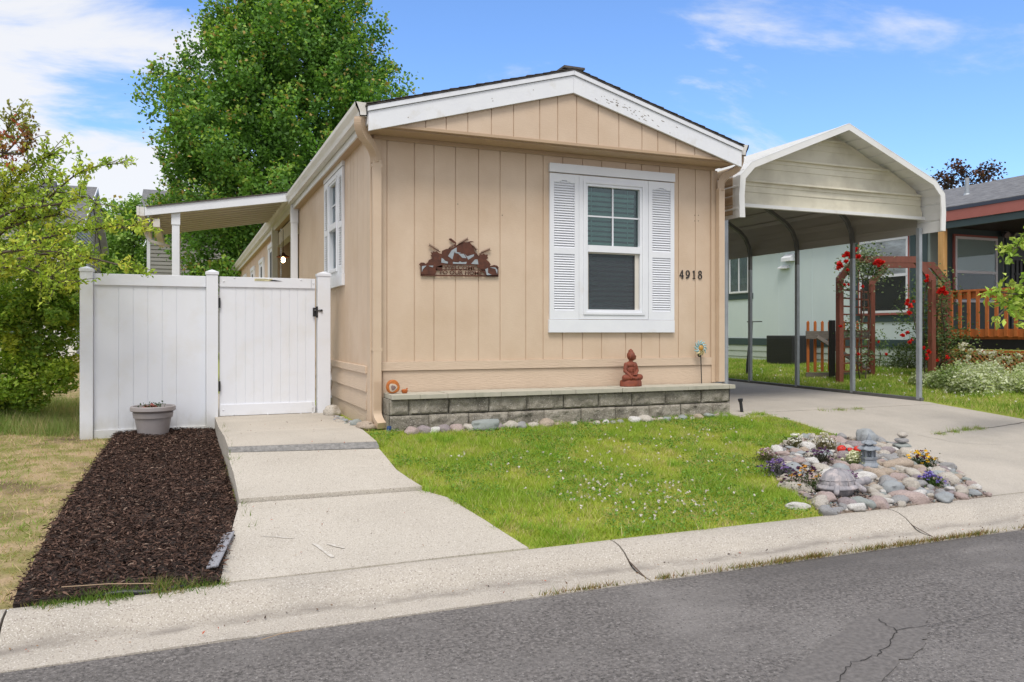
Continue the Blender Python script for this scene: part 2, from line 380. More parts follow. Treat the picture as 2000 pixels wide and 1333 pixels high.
def ngmat():
    m = bpy.data.materials.new('grassy_ground'); m.use_nodes = True; N, L = m.node_tree.nodes, m.node_tree.links; b = N["Principled BSDF"]
    b.inputs["Roughness"].default_value = .95; b.inputs["Specular IOR Level"].default_value = .1
    t = N.new("ShaderNodeTexCoord")
    def noi(sc, det=5):
        n = N.new("ShaderNodeTexNoise"); n.inputs["Scale"].default_value = sc; n.inputs["Detail"].default_value = det; L.new(t.outputs["Object"], n.inputs["Vector"]); return n.outputs["Fac"]
    def rg(v, a, c):
        q = N.new("ShaderNodeMapRange"); q.inputs["From Min"].default_value = a; q.inputs["From Max"].default_value = c; L.new(v, q.inputs["Value"]); return q.outputs[0]
    def mix(f, a, c):
        x = N.new("ShaderNodeMix"); x.data_type = 'RGBA'; L.new(f, x.inputs[0])
        for i, v in ((6, a), (7, c)):
            if isinstance(v, tuple): x.inputs[i].default_value = (*v, 1)
            else: L.new(v, x.inputs[i])
        return x.outputs[2]
    green = mix(rg(noi(6), .35, .65), (.22, .28, .04), (.32, .33, .08))
    dry = mix(rg(noi(5), .38, .6), (.22, .21, .07), (.42, .31, .19))
    dry = mix(rg(noi(1.3), .55, .7), dry, (.13, .09, .06))
    sp = N.new("ShaderNodeSeparateXYZ"); L.new(t.outputs["Object"], sp.inputs[0])
    f = rg(sp.outputs[0], -1.8, -2.0)
    L.new(mix(f, green, dry), b.inputs["Base Color"])
    bp = N.new("ShaderNodeBump"); bp.inputs["Distance"].default_value = .02; L.new(noi(60), bp.inputs["Height"]); L.new(bp.outputs[0], b.inputs["Normal"])
    return m
M['ground'] = ngmat()

# ------------------------------------------------------------------ mass meshes (leaves, blades, chips)
def poly_mesh(name, V, k, C, material, parent=None, kidx=None, local=False):
    """V (N,k,3) vertices, one face per item; C (N,3) colours"""
    n = V.shape[0]; me = bpy.data.meshes.new(name)
    V = V.reshape(-1, 3).astype(np.float32)
    if parent is not None and not local:
        off = parent.location; V = V - np.array([off.x, off.y, off.z], dtype=np.float32)
    me.vertices.add(n * k); me.vertices.foreach_set("co", V.ravel())
    me.loops.add(n * k); me.loops.foreach_set("vertex_index", np.arange(n * k, dtype=np.int32))
    me.polygons.add(n); me.polygons.foreach_set("loop_start", np.arange(0, n * k, k, dtype=np.int32)); me.polygons.foreach_set("loop_total", np.full(n, k, dtype=np.int32))
    me.update(); me.validate()
    at = me.color_attributes.new("Col", 'FLOAT_COLOR', 'POINT')
    c4 = np.ones((n, k, 4), dtype=np.float32); c4[:, :, :3] = C[:, None, :]
    at.data.foreach_set("color", c4.ravel())
    me.materials.append(material)
    o = bpy.data.objects.new(name, me); COL.objects.link(o)
    if parent is not None: o.parent = parent
    return o
def unit(a): return a / np.maximum(np.linalg.norm(a, axis=-1, keepdims=True), 1e-9)
def leaf_quads(P, size, up=.5, aspect=.55, droop=0., d=None):
    n = len(P)
    if d is None: d = rng.normal(size=(n, 3)) * [1, 1, .6]
    d = unit(d + [0, 0, -droop]); nn = unit(rng.normal(size=(n, 3)) + [0, 0, up * 2]); s = unit(np.cross(d, nn)); nn = np.cross(s, d)
    L = (size if np.ndim(size) else np.full(n, size))[:, None] * rng.uniform(.7, 1.25, (n, 1))
    w = L * aspect / 2
    a = P - d * L / 2; t = P + d * L / 2; mid = P - d * L * .06
    return np.stack([a, mid + s * w + nn * w * .35, t - nn * L * .1, mid - s * w + nn * w * .35], axis=1)
def inpoly(x, y, poly):
    c = np.zeros(len(x), bool); n = len(poly); j = n - 1
    for i in range(n):
        xi, yi = poly[i][0], poly[i][1]; xj, yj = poly[j][0], poly[j][1]
        with np.errstate(divide='ignore', invalid='ignore'):
            c ^= ((yi > y) != (yj > y)) & (x < (xj - xi) * (y - yi) / (yj - yi + 1e-12) + xi)
        j = i
    return c
def sample(poly, n):
    xs = [p[0] for p in poly]; ys = [p[1] for p in poly]; out = []
    tot = 0
    while tot < n:
        x = rng.uniform(min(xs), max(xs), n); y = rng.uniform(min(ys), max(ys), n); k = inpoly(x, y, poly)
        out.append(np.stack([x[k], y[k]], 1)); tot += k.sum()
    return np.concatenate(out)[:n]
def nz(x, y, s, o=0.): return np.array([noise.noise(Vector((a * s, b * s, o))) for a, b in zip(x, y)])
gzv = lambda xy: np.array([gz(a, b) for a, b in xy])
def blades(name, poly, n, h, w, ca, cb, cdry, dryamt, label, seed=0., lean=.5, parent=None, clump=0):
    xy = sample(poly, n)
    if clump:
        cc = xy[rng.integers(0, clump, n)]; xy = cc + rng.normal(size=(n, 2)) * .035
    xy = xy + rng.normal(size=xy.shape) * .012
    z = gzv(xy); p = nz(xy[:, 0], xy[:, 1], 1.6, seed); p2 = nz(xy[:, 0], xy[:, 1], 6., seed + 3)
    H = h * (1 + .7 * p + .5 * p2) * rng.uniform(.5, 1.3, n); H = np.maximum(H, h * .25)
    a = rng.uniform(0, 2 * np.pi, n); s = np.stack([np.cos(a), np.sin(a), np.zeros(n)], 1)
    b = np.concatenate([xy, z[:, None]], 1)
    W = w * rng.uniform(.7, 1.3, n)
    tip = b + np.concatenate([rng.normal(size=(n, 2)) * (H * lean)[:, None], H[:, None]], 1)
    V = np.stack([b - s * W[:, None] / 2, b + s * W[:, None] / 2, tip], 1)
    f = np.clip(.5 + p * 1.1 + rng.normal(size=n) * .22, 0, 1)[:, None]; C = np.array(ca) * (1 - f) + np.array(cb) * f
    dm = (rng.uniform(size=n) < np.clip(dryamt + p2 * .5 - p * .35, 0.02, .97))[:, None]; C = np.where(dm, np.array(cdry) * rng.uniform(.7, 1.2, (n, 1)), C)
    o = poly_mesh(name, V, 3, C, M['grass'])
    return tag(o, label, 'grass', kind='stuff')

# ------------------------------------------------------------------ setting: ground, road, kerb, slabs
def grid_ground():
    xs = sorted(set([-400, -200, -100, -50, -30, -20, -15, -12] + [round(-10 + .25 * i, 3) for i in range(101)] + [-1.75, -1.55, 4.299, 4.301, 18, 24, 40, 80, 150, 400]))
    ys = sorted(set([-3.86, -.35, 0.0, .14, 1.74] + [round(-3.75 + .25 * i, 3) for i in range(60)] + [14, 18, 25, 40, 70, 120, 250, 600]))
    def low(x, y):
        if -1.572 < x < -.259 and -3.85 < y < 5.4: return .07
        if x > 4.8 and x < 8.2 and y > -3.85 and y < 7.4: return .07
        return 0
    xs = sorted(set(xs + [-1.576, -1.567, -.262, -.258, 8.19, 8.21])); ys = sorted(set(ys + [-3.851, -3.849]))
    mb = MB(); vs = [(x, y, gz(x, y) - low(x, y)) for y in ys for x in xs]; nx = len(xs)
    fs = [(j * nx + i, j * nx + i + 1, (j + 1) * nx + i + 1, (j + 1) * nx + i) for j in range(len(ys) - 1) for i in range(nx - 1)]
    mb.add(vs, fs); return mb.build('ground', M['ground'], recalc=False, smooth='all')
tag(grid_ground(), kind='structure')
rd = MB(); nx = 61
xs = [-400, -150] + [-60 + 2 * i for i in range(60)] + [150, 400]; ys = [-4.33, -6, -8, -11, -15, -60, -400]
rd.add([(x, y, .018) for y in ys for x in xs], [(j * len(xs) + i, (j + 1) * len(xs) + i, (j + 1) * len(xs) + i + 1, j * len(xs) + i + 1) for j in range(len(ys) - 1) for i in range(len(xs) - 1)])
tag(rd.build('road', M['asphalt'], recalc=False), kind='structure')
# sealed strip and crack in the asphalt
def strip(path, widths, dz, name, m, zf=None, jag=0.):
    mb = MB(); vs = []
    for i, (x, y) in enumerate(path):
        a = Vector(path[max(i - 1, 0)]); b = Vector(path[min(i + 1, len(path) - 1)]); t = (b - a).normalized(); n = Vector((-t.y, t.x))
        w = widths[i] if isinstance(widths, (list, tuple)) else widths
        z = (zf(x, y) if zf else .0) + dz
        vs += [(x + n.x * w / 2 * (1 + random.uniform(-jag, jag)), y + n.y * w / 2 * (1 + random.uniform(-jag, jag)), z), (x - n.x * w / 2, y - n.y * w / 2, z)]
    mb.add(vs, [(2 * i, 2 * i + 1, 2 * i + 3, 2 * i + 2) for i in range(len(path) - 1)])
    return tag(mb.build(name, m, recalc=False), kind='structure')
def R0(px, py):
    d = ray(px, py); t = -1.485 / d[2]; return (CX + d[0] * t, CY + d[1] * t)
def dense(pts, k=6, j=.015):
    o = []
    for a, b in zip(pts[:-1], pts[1:]):
        for i in range(k): o.append((lerp(a[0], b[0], i / k) + random.uniform(-j, j), lerp(a[1], b[1], i / k) + random.uniform(-j, j)))
    return o + [pts[-1]]
strip(dense([R0(1790, 1192), R0(1745, 1225), R0(1700, 1262), R0(1620, 1330), R0(1540, 1400)], 6, .015), [.10 + .24 * min(1, i / 6) for i in range(25)], .0225, 'asphalt_patch', M['asphalt_patch'], jag=.12)
for pts, w in (([R0(1712, 1212), R0(1750, 1235), R0(1738, 1262), R0(1712, 1285), R0(1660, 1300), R0(1640, 1334), R0(1600, 1380)], .009),
               ([R0(1750, 1235), R0(1840, 1222), R0(1920, 1208), R0(2000, 1195), R0(2100, 1180)], .007)):
    strip(dense(pts, 7, .010), w * .42, .0265, 'crack', M['crack'], jag=.6)

KP = [(-3.86, .143), (-3.875, .15), (-3.93, .15), (-3.99, .140), (-4.05, .115), (-4.10, .080), (-4.14, .05), (-4.18, .036), (-4.22, .032), (-4.36, .026), (-4.36, -.2), (-3.86, -.2)]
joints = [-40, -20, -10, -6.2, -2.735, .62, 3.03, 4.78, 8.2, 11.5, 20, 40]
for a, b in zip(joints[:-1], joints[1:]):
    mb = MB(); n = max(2, int((b - a) / .25)) if b < 15 and a > -11 else 2
    for i in range(n):
        x0 = lerp(a + .006, b - .006, i / n); x1 = lerp(a + .006, b - .006, (i + 1) / n)
        f = lambda x: [(p[0] + .004 * noise.noise(Vector((x * 2, 0, 0))), p[1] + (.004 * noise.noise(Vector((x * 1.5, 5, p[0] * 4))) if p[1] > 0 else 0)) for p in KP]
        A, B = f(x0), f(x1); k = len(KP)
        mb.add([(x0, *p) for p in A] + [(x1, *p) for p in B], [(j, (j + 1) % k, k + (j + 1) % k, k + j) for j in range(k)])
        if i == 0: mb.add([(x0, *p) for p in A], [tuple(range(k))])
        if i == n - 1: mb.add([(x1, *p) for p in B], [tuple(range(k))])
    tag(mb.build('kerb', M['kerb'], smooth=True, merge=True), kind='structure')
jb = MB()
for j in joints[3:9]: jb.box(j - .007, j + .007, -4.355, -3.87, -.1, .012 + 0)
for j in joints[3:9]: jb.add([(j - .006, -3.87, .135), (j + .006, -3.87, .135), (j + .006, -4.35, .012), (j - .006, -4.35, .012)], [(0, 1, 2, 3)])
tag(jb.build('kerb_joint_dirt', M['soil']), kind='structure')
# dirty line in the gutter of the kerb
gd = MB(); n = 120; vs = []
for i in range(n + 1):
    x = lerp(-6, 9, i / n); w = .035 + .03 * noise.noise(Vector((x * 1.3, 0, 0))); yc = -4.19 + .01 * noise.noise(Vector((x * 2, 3, 0)))
    vs += [(x, yc + w / 2, .0445 + w * .14), (x, yc - w / 2, .0375)]

def sheet(name, poly, dz, m, edge=.06, step=.25, jitter=0., xmin=-99):
    bm = bmesh.new(); vs = [bm.verts.new((p[0], p[1], 0)) for p in poly]; bm.faces.new(vs)
    xs = [p[0] for p in poly]; ys = [p[1] for p in poly]
    for ax, lo, hi in ((0, min(xs), max(xs)), (1, min(ys), max(ys))):
        cuts = [lo + step * i for i in range(1, int((hi - lo) / step) + 1)]
        if ax == 1: cuts += [c for c in (-3.86, -.35, 0, .14) if lo < c < hi]
        for c in cuts:
            co = Vector((c if ax == 0 else 0, c if ax == 1 else 0, 0)); no = Vector((1, 0, 0)) if ax == 0 else Vector((0, 1, 0))
            bmesh.ops.bisect_plane(bm, geom=bm.verts[:] + bm.edges[:] + bm.faces[:], plane_co=co, plane_no=no, dist=1e-4)
    dzf = dz if callable(dz) else (lambda x, y: dz)
    for v in bm.verts:
        v.co.z = gz(max(v.co.x, xmin), v.co.y) + dzf(v.co.x, v.co.y)
        if jitter: v.co.z += jitter * noise.noise(Vector((v.co.x * 3, v.co.y * 3, 1)))
    bmesh.ops.recalc_face_normals(bm, faces=bm.faces)
    if edge:
        ed = [e for e in bm.edges if e.is_boundary]
        r = bmesh.ops.extrude_edge_only(bm, edges=ed)
        for g in r['geom']:
            if isinstance(g, bmesh.types.BMVert): g.co.z -= edge
    for f in bm.faces:
        if f.normal.z < -.5: f.normal_flip()
    bmesh.ops.recalc_face_normals(bm, faces=bm.faces)
    me = bpy.data.meshes.new(name); bm.to_mesh(me); bm.free(); me.materials.append(m)
    if me.polygons[0].normal.z < 0: me.flip_normals()
    o = bpy.data.objects.new(name, me); COL.objects.link(o); return tag(o, kind='structure')
def rough_edge(pts, k=5, j=.012):
    o = []
    for a, b in zip(pts, pts[1:] + pts[:1]):
        for i in range(k):
            o.append((lerp(a[0], b[0], i / k) + (random.uniform(-j, j) if i else 0), lerp(a[1], b[1], i / k) + (random.uniform(-j, j) if i else 0)))
    return o
# walkway: three slabs, each a little lower than the last
walk_near = [(-1.76, -3.852), (.05, -3.852), (-.10, -2.72), (-.20, -2.52), (-.24, -2.475), (-1.578, -2.44), (-1.60, -2.6)]
sheet('path', rough_edge(walk_near, 4, .006), lambda x, y: lerp(.012, .008, clamp((y + 3.86) / 1.4)), M['concrete'], .2, xmin=-1.5)
walk_mid = [(-1.578, -2.425), (-.24, -2.46), (-.30, -1.9), (-.255, -1.00), (-1.575, -.90)]
sheet('path', rough_edge(walk_mid, 4, .006), lambda x, y: lerp(.038, .008, clamp((y + 2.45) / 1.5)), M['concrete'], .28, xmin=-1.5)
walk_top = [(-1.575, -.86), (-.255, -.97), (-.26, .10), (-.26, .62), (-1.60, .62)]
sheet('path', walk_top, lambda x, y: lerp(.055, .015, clamp((y + .95) / 1.3)), M['concrete_smooth'], .32, xmin=-1.5)
walk_gate = [(-1.60, .626), (-.26, .626), (-.26, 5.5), (-1.60, 5.5)]
sheet('path', walk_gate, .012, M['concrete_smooth'], .32, xmin=-1.5)
bl = MB(); vs = []
for i in range(41):      # ragged lip where the upper slab sits above the middle one
    x = lerp(-1.575, -.255, i / 40); y = lerp(-.865, -.975, i / 40); zt = gz(-1.5, y) + .052; zb = gz(-1.5, y) + .010
    j = .008 * noise.noise(Vector((x * 14, 0, 0))); w = lerp(.035, .10, i / 40)
    vs += [(x, y - .002, zt), (x, y - w * .35 + j, zt - .012), (x, y - w * .7 + j * 1.5, zb + .02), (x, y - w - abs(j), zb - .003)]
bl.add(vs, [(4 * i + k, 4 * i + k + 1, 4 * i + k + 5, 4 * i + k + 4) for i in range(40) for k in range(3)])
tag(bl.build('path_step_edge', M['concrete_broken']), kind='structure')
# driveway slabs
rg_px = [(1497, 886), (1530, 868), (1580, 858), (1640, 857), (1690, 860), (1745, 868), (1795, 892), (1850, 908), (1885, 938), (1912, 968)]
rg_low = [(1800, 986), (1700, 998), (1625, 1004), (1570, 992), (1535, 955), (1505, 925)]
RG = [G(*p)[:2] for p in rg_px[:-1]] + [(G(*rg_px[-1])[0] + .04, -3.857)] + [(G(*p)[0], -3.857 if p[1] > 990 or p[0] > 1750 else max(G(*p)[1], -3.83)) for p in rg_low]
rk_e = [G(*p)[:2] for p in [(1485, 806), (1560, 828), (1640, 853), (1745, 868), (1795, 892), (1850, 908), (1885, 938), (1912, 968)]]
fr = [(rk_e[0][0], -.30)] + rk_e[1:-1] + [(rk_e[-1][0], -3.853), (8.55, -3.853), (8.36, -2.6), (8.30, -.02)] + [(4.9, -.02), (4.36, -.30)]
sheet('driveway', fr, .010, M['concrete_smooth'], .06)
sheet('driveway', [(4.36, -.28), (4.9, -.005), (8.30, -.005), (8.27, 7.5), (4.36, 7.5)], .012, M['concrete_smooth'], .06)
strip(dense([G(1825, 851)[:2], G(1870, 843)[:2], G(1930, 838)[:2], G(2010, 826)[:2], G(2100, 822)[:2]], 6, .01), .012, .0145, 'crack', M['crack'], gz, .5)
strip(dense([G(1790, 852)[:2], G(1870, 868)[:2], G(1960, 872)[:2]], 6, .01), .005, .0145, 'crack', M['crack'], gz, .5)
# chalk marks on the slab
CHK = mat('chalk', (.60, .57, .53), .9, (.46, .42, .36), 30)
def zk(x, y):
    if y > -3.86: return gz(x, y) + lerp(.012, .008, clamp((y + 3.86) / 1.4))
    for a, b in zip(KP[1:9], KP[2:10]):
        if b[0] <= y <= a[0]: return lerp(b[1], a[1], (y - b[0]) / (a[0] - b[0]))
    return .03
for pts, w in (([(510, 1048), (575, 1053)], .008), ([(612, 1062), (650, 1090)], .022), ([(640, 1064), (672, 1072)], .02)):
    q = []
    for p in pts:
        z = .14
        d = ray(*p)
        for _ in range(10):
            t = (z - CZ) / d[2]; x, y = CX + d[0] * t, CY + d[1] * t; z = zk(x, y)
        q.append((x, y))
    strip(dense(q, 5, .003), w, .004, 'chalk_mark', CHK, zk, .5)

# ------------------------------------------------------------------ mulch bed
MP = [G(*p)[:2] for p in [(232, 848), (425, 843)]]
mulch_poly = [MP[0], (-1.585, 1.66), (-1.585, .5), (-1.585, -1.0), (-1.585, -2.4), (-1.60, -2.6), (-1.77, -3.86), (-2.75, -3.86), (-2.72, -3.4), (-2.60, -2.2), (-2.55, -.9), (-2.66, .2)]
mulch_poly = mulch_poly[1:7] + [(max(q[0], -9), max(q[1], -3.86)) for q in [G(25, 1190), G(70, 1105), G(105, 1032), G(150, 962), G(203, 890)]] + [(-2.66, 1.66)]
def mdz(x, y):
    e = min(clamp((x + 2.85) / .25), clamp((-1.50 - x) / .2), clamp((y + 3.9) / .25)); return .02 + .05 * sst(e) + .018 * noise.noise(Vector((x * 4, y * 4, 0)))
mo = sheet('mulch_bed', mulch_poly, mdz, M['mulch_base'], .06, .12)
n = 46000; xy = sample([(p[0] * 1.0, p[1]) for p in mulch_poly], n) + rng.normal(size=(n, 2)) * .022
xy[:, 0] = np.where(xy[:, 0] > -1.585, -1.59 - rng.uniform(0, .1, n), xy[:, 0]); xy[:, 1] = np.clip(xy[:, 1], -3.87, 1.66)
z = np.array([gz(a, b) + mdz(a, b) for a, b in xy]) + rng.uniform(.0, .022, n)
P = np.concatenate([xy, z[:, None]], 1); d = unit(rng.normal(size=(n, 3)) * [1, 1, .3])
base = np.array([[.050, .027, .020], [.090, .050, .036], [.14, .082, .060], [.24, .17, .13], [.026, .015, .012]])[rng.choice(5, n, p=[.34, .3, .17, .04, .15])]
V = leaf_quads(P, rng.uniform(.014, .048, n), up=.7, aspect=.24, d=d)
tag(poly_mesh('mulch_chips', V, 4, base * rng.uniform(.75, 1.25, (n, 1)), M['chipm']), 'dark brown bark mulch filling the bed beside the walkway', 'mulch', kind='stuff')
# grey plastic edging at the near corner of the bed
ed = MB()
a = Vector((-1.80, -3.76, .215)); b = Vector((-1.68, -3.12, .240))
ed.sweep([a, lerp(a, b, .5) + Vector((0, 0, .004)), b], .055, .008, (1, 0, .12)); ed.tube([a + Vector((.028, 0, .004)), b + Vector((.028, 0, .004))], .007, 8)
tag(ed.build('garden_edging', mat('grey_edging', (.27, .27, .30), .5)), 'short grey plastic edging strip at the near corner of the mulch bed', 'edging')
he = MB(); he.tube([(-2.35 + .06 * i, -3.875 + .008 * math.sin(i * 1.3), .160 + .006 * math.sin(i)) for i in range(8)], [.005, .010, .014, .013, .012, .012, .010, .005], 8)
tag(he.build('landscape_fabric', M['black_plastic'], smooth='all'), 'rolled black landscape fabric edge along the front of the mulch bed', 'landscape fabric')

# ------------------------------------------------------------------ main house
HX0, HX1, HY1 = -.09, 4.34, 22.5
WT = 3.60
house = thing('mobile_home', (0, 0, .48), 'tan single wide mobile home with white trim and shuttered window', 'mobile home')
gro = [.072, .378, .598, .847, 1.119, 1.379, 1.697, 1.917, 2.169, 2.432, 2.688, 3.02, 3.244, 3.502, 3.78, 4.033, 4.262]
w = MB()
HF = (2.46, 3.24, 1.74, 3.27)
w.box(HX0, HF[0], 0.0, .1, .45, WT); w.box(HF[1], HX1, 0.0, .1, .45, WT); w.box(HF[0], HF[1], 0, .1, .45, HF[2]); w.box(HF[0], HF[1], 0, .1, HF[3], WT)
w.box(HX0 + .01, .072 - .006, -.016, .0, 1.18, WT - .04); w.box(4.262 + .003, HX1 - .01, -.016, .0, 1.18, WT - .04)
for a, b in zip(gro[:-1], gro[1:]):
    if b > 2.42 and a < 3.28:
        w.box(a + .0055, b - .0055, -.010, 0, 1.18, 1.70); w.box(a + .0055, b - .0055, -.010, 0, 3.31, WT - .04)
        if a < 2.42: w.box(a + .0055, 2.42, -.010, 0, 1.705, 3.305)
        if b > 3.28: w.box(3.28, b - .0055, -.010, 0, 1.705, 3.305)
    else: w.box(a + .0055, b - .0055, -.010, 0, 1.18, WT - .04)
w.build('front_wall', M['tan'], house, bevel=.002)
# long side wall, vertical boards; recessed entry y 5.75..9.2
w = MB()
y = .14; boards = []
while y < HY1:
    d = random.choice((.2, .25, .3, .22)); boards.append((y, min(y + d, HY1))); y += d
for (a, b) in boards:
    if a > 5.7 and b < 9.4: continue
    if b > 1.84 and a < 2.48:
        w.box(HX0 - .010, HX0, a + .004, b - .004, 1.10, 2.28); w.box(HX0 - .010, HX0, a + .004, b - .004, 3.5, WT + .02)
    else: w.box(HX0 - .010, HX0, a + .004, b - .004, 1.10, WT + .02)
w.box(HX0, HX0 + .1, 0.1, 1.86, .4, WT + .02); w.box(HX0, HX0 + .1, 2.46, 5.75, .4, WT + .02); w.box(HX0, HX0 + .1, 1.86, 2.46, .4, 2.32); w.box(HX0, HX0 + .1, 1.86, 2.46, 3.45, WT + .02); w.box(HX0, HX0 + .1, 9.25, HY1, .4, WT + .02)
w.box(HX0 + .1, 1.5, 9.25, 9.35, .4, WT); w.box(HX0 + .1, 1.5, 5.65, 5.75, .4, WT); w.box(1.45, 1.55, 5.75, 9.25, .4, WT)
w.box(HX1 - .1, HX1, .1, HY1, .4, WT); w.box(HX0 + .1, HX1 - .1, HY1 - .1, HY1, .4, WT + .3)
w.build('side_wall', M['tan'], house)
w = MB(); w.box(HX0 - .02, HX0 - .002, -.012, .14, .5, WT + .02); w.box(HX0 - .02, -.0, -.028, -.012, .5, WT - .04)
w2 = MB(); w2.box(4.27, HX1 + .02, -.028, -.012, .86, WT - .04); w2.build('corner_board', M['tan_trim'], house, bevel=.003)
w.build('corner_board', M['tan_trim'], house, bevel=.003)
# skirting with lap boards
w = MB()
w.prism([(-.002, .46), (-.014, .86), (-.018, 1.078), (-.002, 1.078)], HX0 + .12, 4.268, 'x')
zt = 1.05
for i in range(4):
    zb = zt - .195
    w.prism([(HX0 - .012, zt + .02), (HX0 - .034, zb), (HX0 + .001, zb), (HX0 + .001, zt + .02)], .15, 5.7, 'y'); zt = zb
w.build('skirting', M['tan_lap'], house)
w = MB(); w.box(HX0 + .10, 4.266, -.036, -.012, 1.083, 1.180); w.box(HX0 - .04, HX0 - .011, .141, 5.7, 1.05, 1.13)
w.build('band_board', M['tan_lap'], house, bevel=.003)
# gable (proud of the wall) + soffit
AX, AZ = 2.125, 4.45; SL = .280
ztop = lambda x: AZ - abs(x - AX) * SL
gg = [.1, .407, .633, .875, 1.147, 1.407, 1.723, 1.945, 2.184, 2.462, 2.733, 3.045, 3.264, 3.517, 3.79, 4.053]
w = MB(); w.prism([(HX0 - .1, 3.63), (HX1 + .1, 3.63), (HX1 + .1, ztop(HX1 + .1) - .1), (AX, AZ - .1), (HX0 - .1, ztop(HX0 - .1) - .1)], -.330, -.30, 'y')
ge = [HX0 - .05] + gg + [HX1 + .05]
for a, b in zip(ge[:-1], ge[1:]):
    a2, b2 = a + .0055, b - .0055
    pts = [(a2, 3.645), (b2, 3.645), (b2, max(3.65, ztop(b2) - .14))] + ([(AX, AZ - .14)] if a2 < AX < b2 else []) + [(a2, max(3.65, ztop(a2) - .14))]
    w.prism(pts, -.342, -.330, 'y')
w.build('gable', M['tan'], house)
w = MB(); w.box(HX0 - .10, HX1 + .10, -.352, -.3, 3.615, 3.645); w.box(HX0 - .10, HX1 + .10, -.30, -.001, 3.60, 3.628)
w.box(HX0 - .10, HX0 + .0, 0.0, HY1, 3.62, 3.64); w.box(HX1, HX1 + .1, 0.0, HY1, 3.62, 3.64)
w.box(HX0 + .02, HX1 - .02, -.034, -.0165, WT - .045, WT - .001)
w.build('soffit', M['soffit'], house)
# rake boards with drip trim
def rake(y0, y1, top, h, xa, xb, mb):
    mb.prism([(xa, ztop(xa) + top - h), (AX, AZ + top - h), (AX, AZ + top), (xa, ztop(xa) + top)], y0, y1, 'y')
    mb.prism([(AX + .002, AZ + top - h), (xb, ztop(xb) + top - h), (xb, ztop(xb) + top), (AX + .002, AZ + top)], y0, y1, 'y')
w = MB(); rake(-.385, -.356, -.055, .195, -.205, 4.455, w); f1 = w.build('fascia', M['white_worn'], house, bevel=.002)
w = MB(); rake(-.400, -.362, 0, .050, -.215, 4.465, w); w.build('drip_edge', M['white'], house, bevel=.002)
ch = MB()
for i in range(46):
    x = random.triangular(2.35, 3.5, 2.72); zc = ztop(x) - .055 - random.uniform(.06, .17); L = random.uniform(.008, .04)
    ch.prism([(x, zc), (x + L, zc - L * SL - .002), (x + L * .8, zc - L * SL + .005), (x + L * .2, zc + .004)], -.3866, -.3851, 'y')
for x, zc in ((1.13, 4.02), (1.14, 3.995), (1.62, 4.17), (.2, 3.72)):
    ch.prism([(x, zc), (x + .012, zc), (x + .01, zc + .012)], -.3866, -.3851, 'y')
ch.build('peeling_paint', M['chip'], house)
# roof
rf = MB(); xe = 4.48; xw = -.235
pr = [(xw, ztop(xw) + .004), (AX, AZ + .004), (xe, ztop(xe) + .004), (xe, ztop(xe) + .016), (AX, AZ + .020), (xw, ztop(xw) + .016)]
rf.prism(pr, -.405, HY1 + .1, 'y')
for k in range(24):     # shingle tab edges along the rake
    for s in (-1, 1):
        x = AX + s * k * .098; x2 = x + s * .098
        if not (xw < x2 < xe): continue
        rf.prism([(x, ztop(x) + .024), (x2, ztop(x2) + .024), (x2, ztop(x2) + .029 + .003 * (k % 3)), (x, ztop(x) + .025)], -.412 - .004 * (k % 2), .6, 'y')
for k in range(70):
    rf.box(AX - .13, AX + .13, -.41 + k * .33, -.41 + k * .33 + .34, AZ + .015, AZ + .040 + .003 * (k % 2))
rf.build('roof', M['shingle'], house)
# gutters
def gutter(mb, x0, s, ya, yb):
    p = [(x0, 3.835), (x0, 3.70), (x0 + s * .075, 3.695), (x0 + s * .085, 3.74), (x0 + s * .118, 3.80), (x0 + s * .122, 3.838), (x0 + s * .11, 3.838), (x0 + s * .075, 3.75), (x0 + s * .07, 3.705), (x0 + s * .008, 3.71), (x0 + s * .008, 3.835)]
    mb.prism(p, ya, yb, 'y'); mb.prism([p[0], p[1], p[2], p[3], p[4], p[5]], ya, ya + .006, 'y')
g = MB(); gutter(g, -.215, -1, -.36, HY1); g.build('gutter', M['gutter'], house)
g = MB(); gutter(g, 4.465, 1, -.36, HY1); g.build('gutter', M['gutter'], house)
g = MB(); g.box(-.21, -.19, -.35, HY1, 3.62, 3.79); g.box(4.44, 4.46, -.35, HY1, 3.62, 3.79); g.build('eave_board', M['white_worn'], house)
# downspouts
def spline(pts, k=5):
    P = [Vector(p) for p in pts]; out = []
    for i in range(len(P) - 1):
        p0, p1, p2, p3 = P[max(i - 1, 0)], P[i], P[i + 1], P[min(i + 2, len(P) - 1)]
        for j in range(k):
            t = j / k; out.append(.5 * ((2 * p1) + (-p0 + p2) * t + (2 * p0 - 5 * p1 + 4 * p2 - p3) * t * t + (-p0 + 3 * p1 - 3 * p2 + p3) * t ** 3))
    out.append(P[-1]); return out
el = spline([(-.275, -.30, 3.70), (-.275, -.29, 3.62), (-.24, -.25, 3.54), (-.13, -.14, 3.46), (-.075, -.085, 3.38), (-.06, -.075, 3.30)], 6)
for i, p in enumerate(el): pass
d = MB(); d.sweep(el, .085, .075, (.5, -.6, 0)); 
for i in range(2, len(el) - 2, 1):
    d.sweep([lerp(el[i], el[i + 1], .3), lerp(el[i], el[i + 1], .55)], .091, .081, (.5, -.6, 0))
d.sweep([(-.052, -.072, 3.32), (-.052, -.072, .68)], .088, .07, (1, 0, 0))
for i in range(6): d.box(-.088 + .014 * i, -.082 + .014 * i, -.112, -.106, .68, .98)
d.sweep(spline([(-.052, -.072, .69), (-.052, -.085, .62), (-.04, -.14, .555), (-.03, -.21, .52)], 4), .09, .07, (1, 0, 0))
for z0 in (3.25, 1.3): d.box(-.102, .002, -.108, -.016, z0, z0 + .03)
d.build('downspout', M['tan_trim'], house)
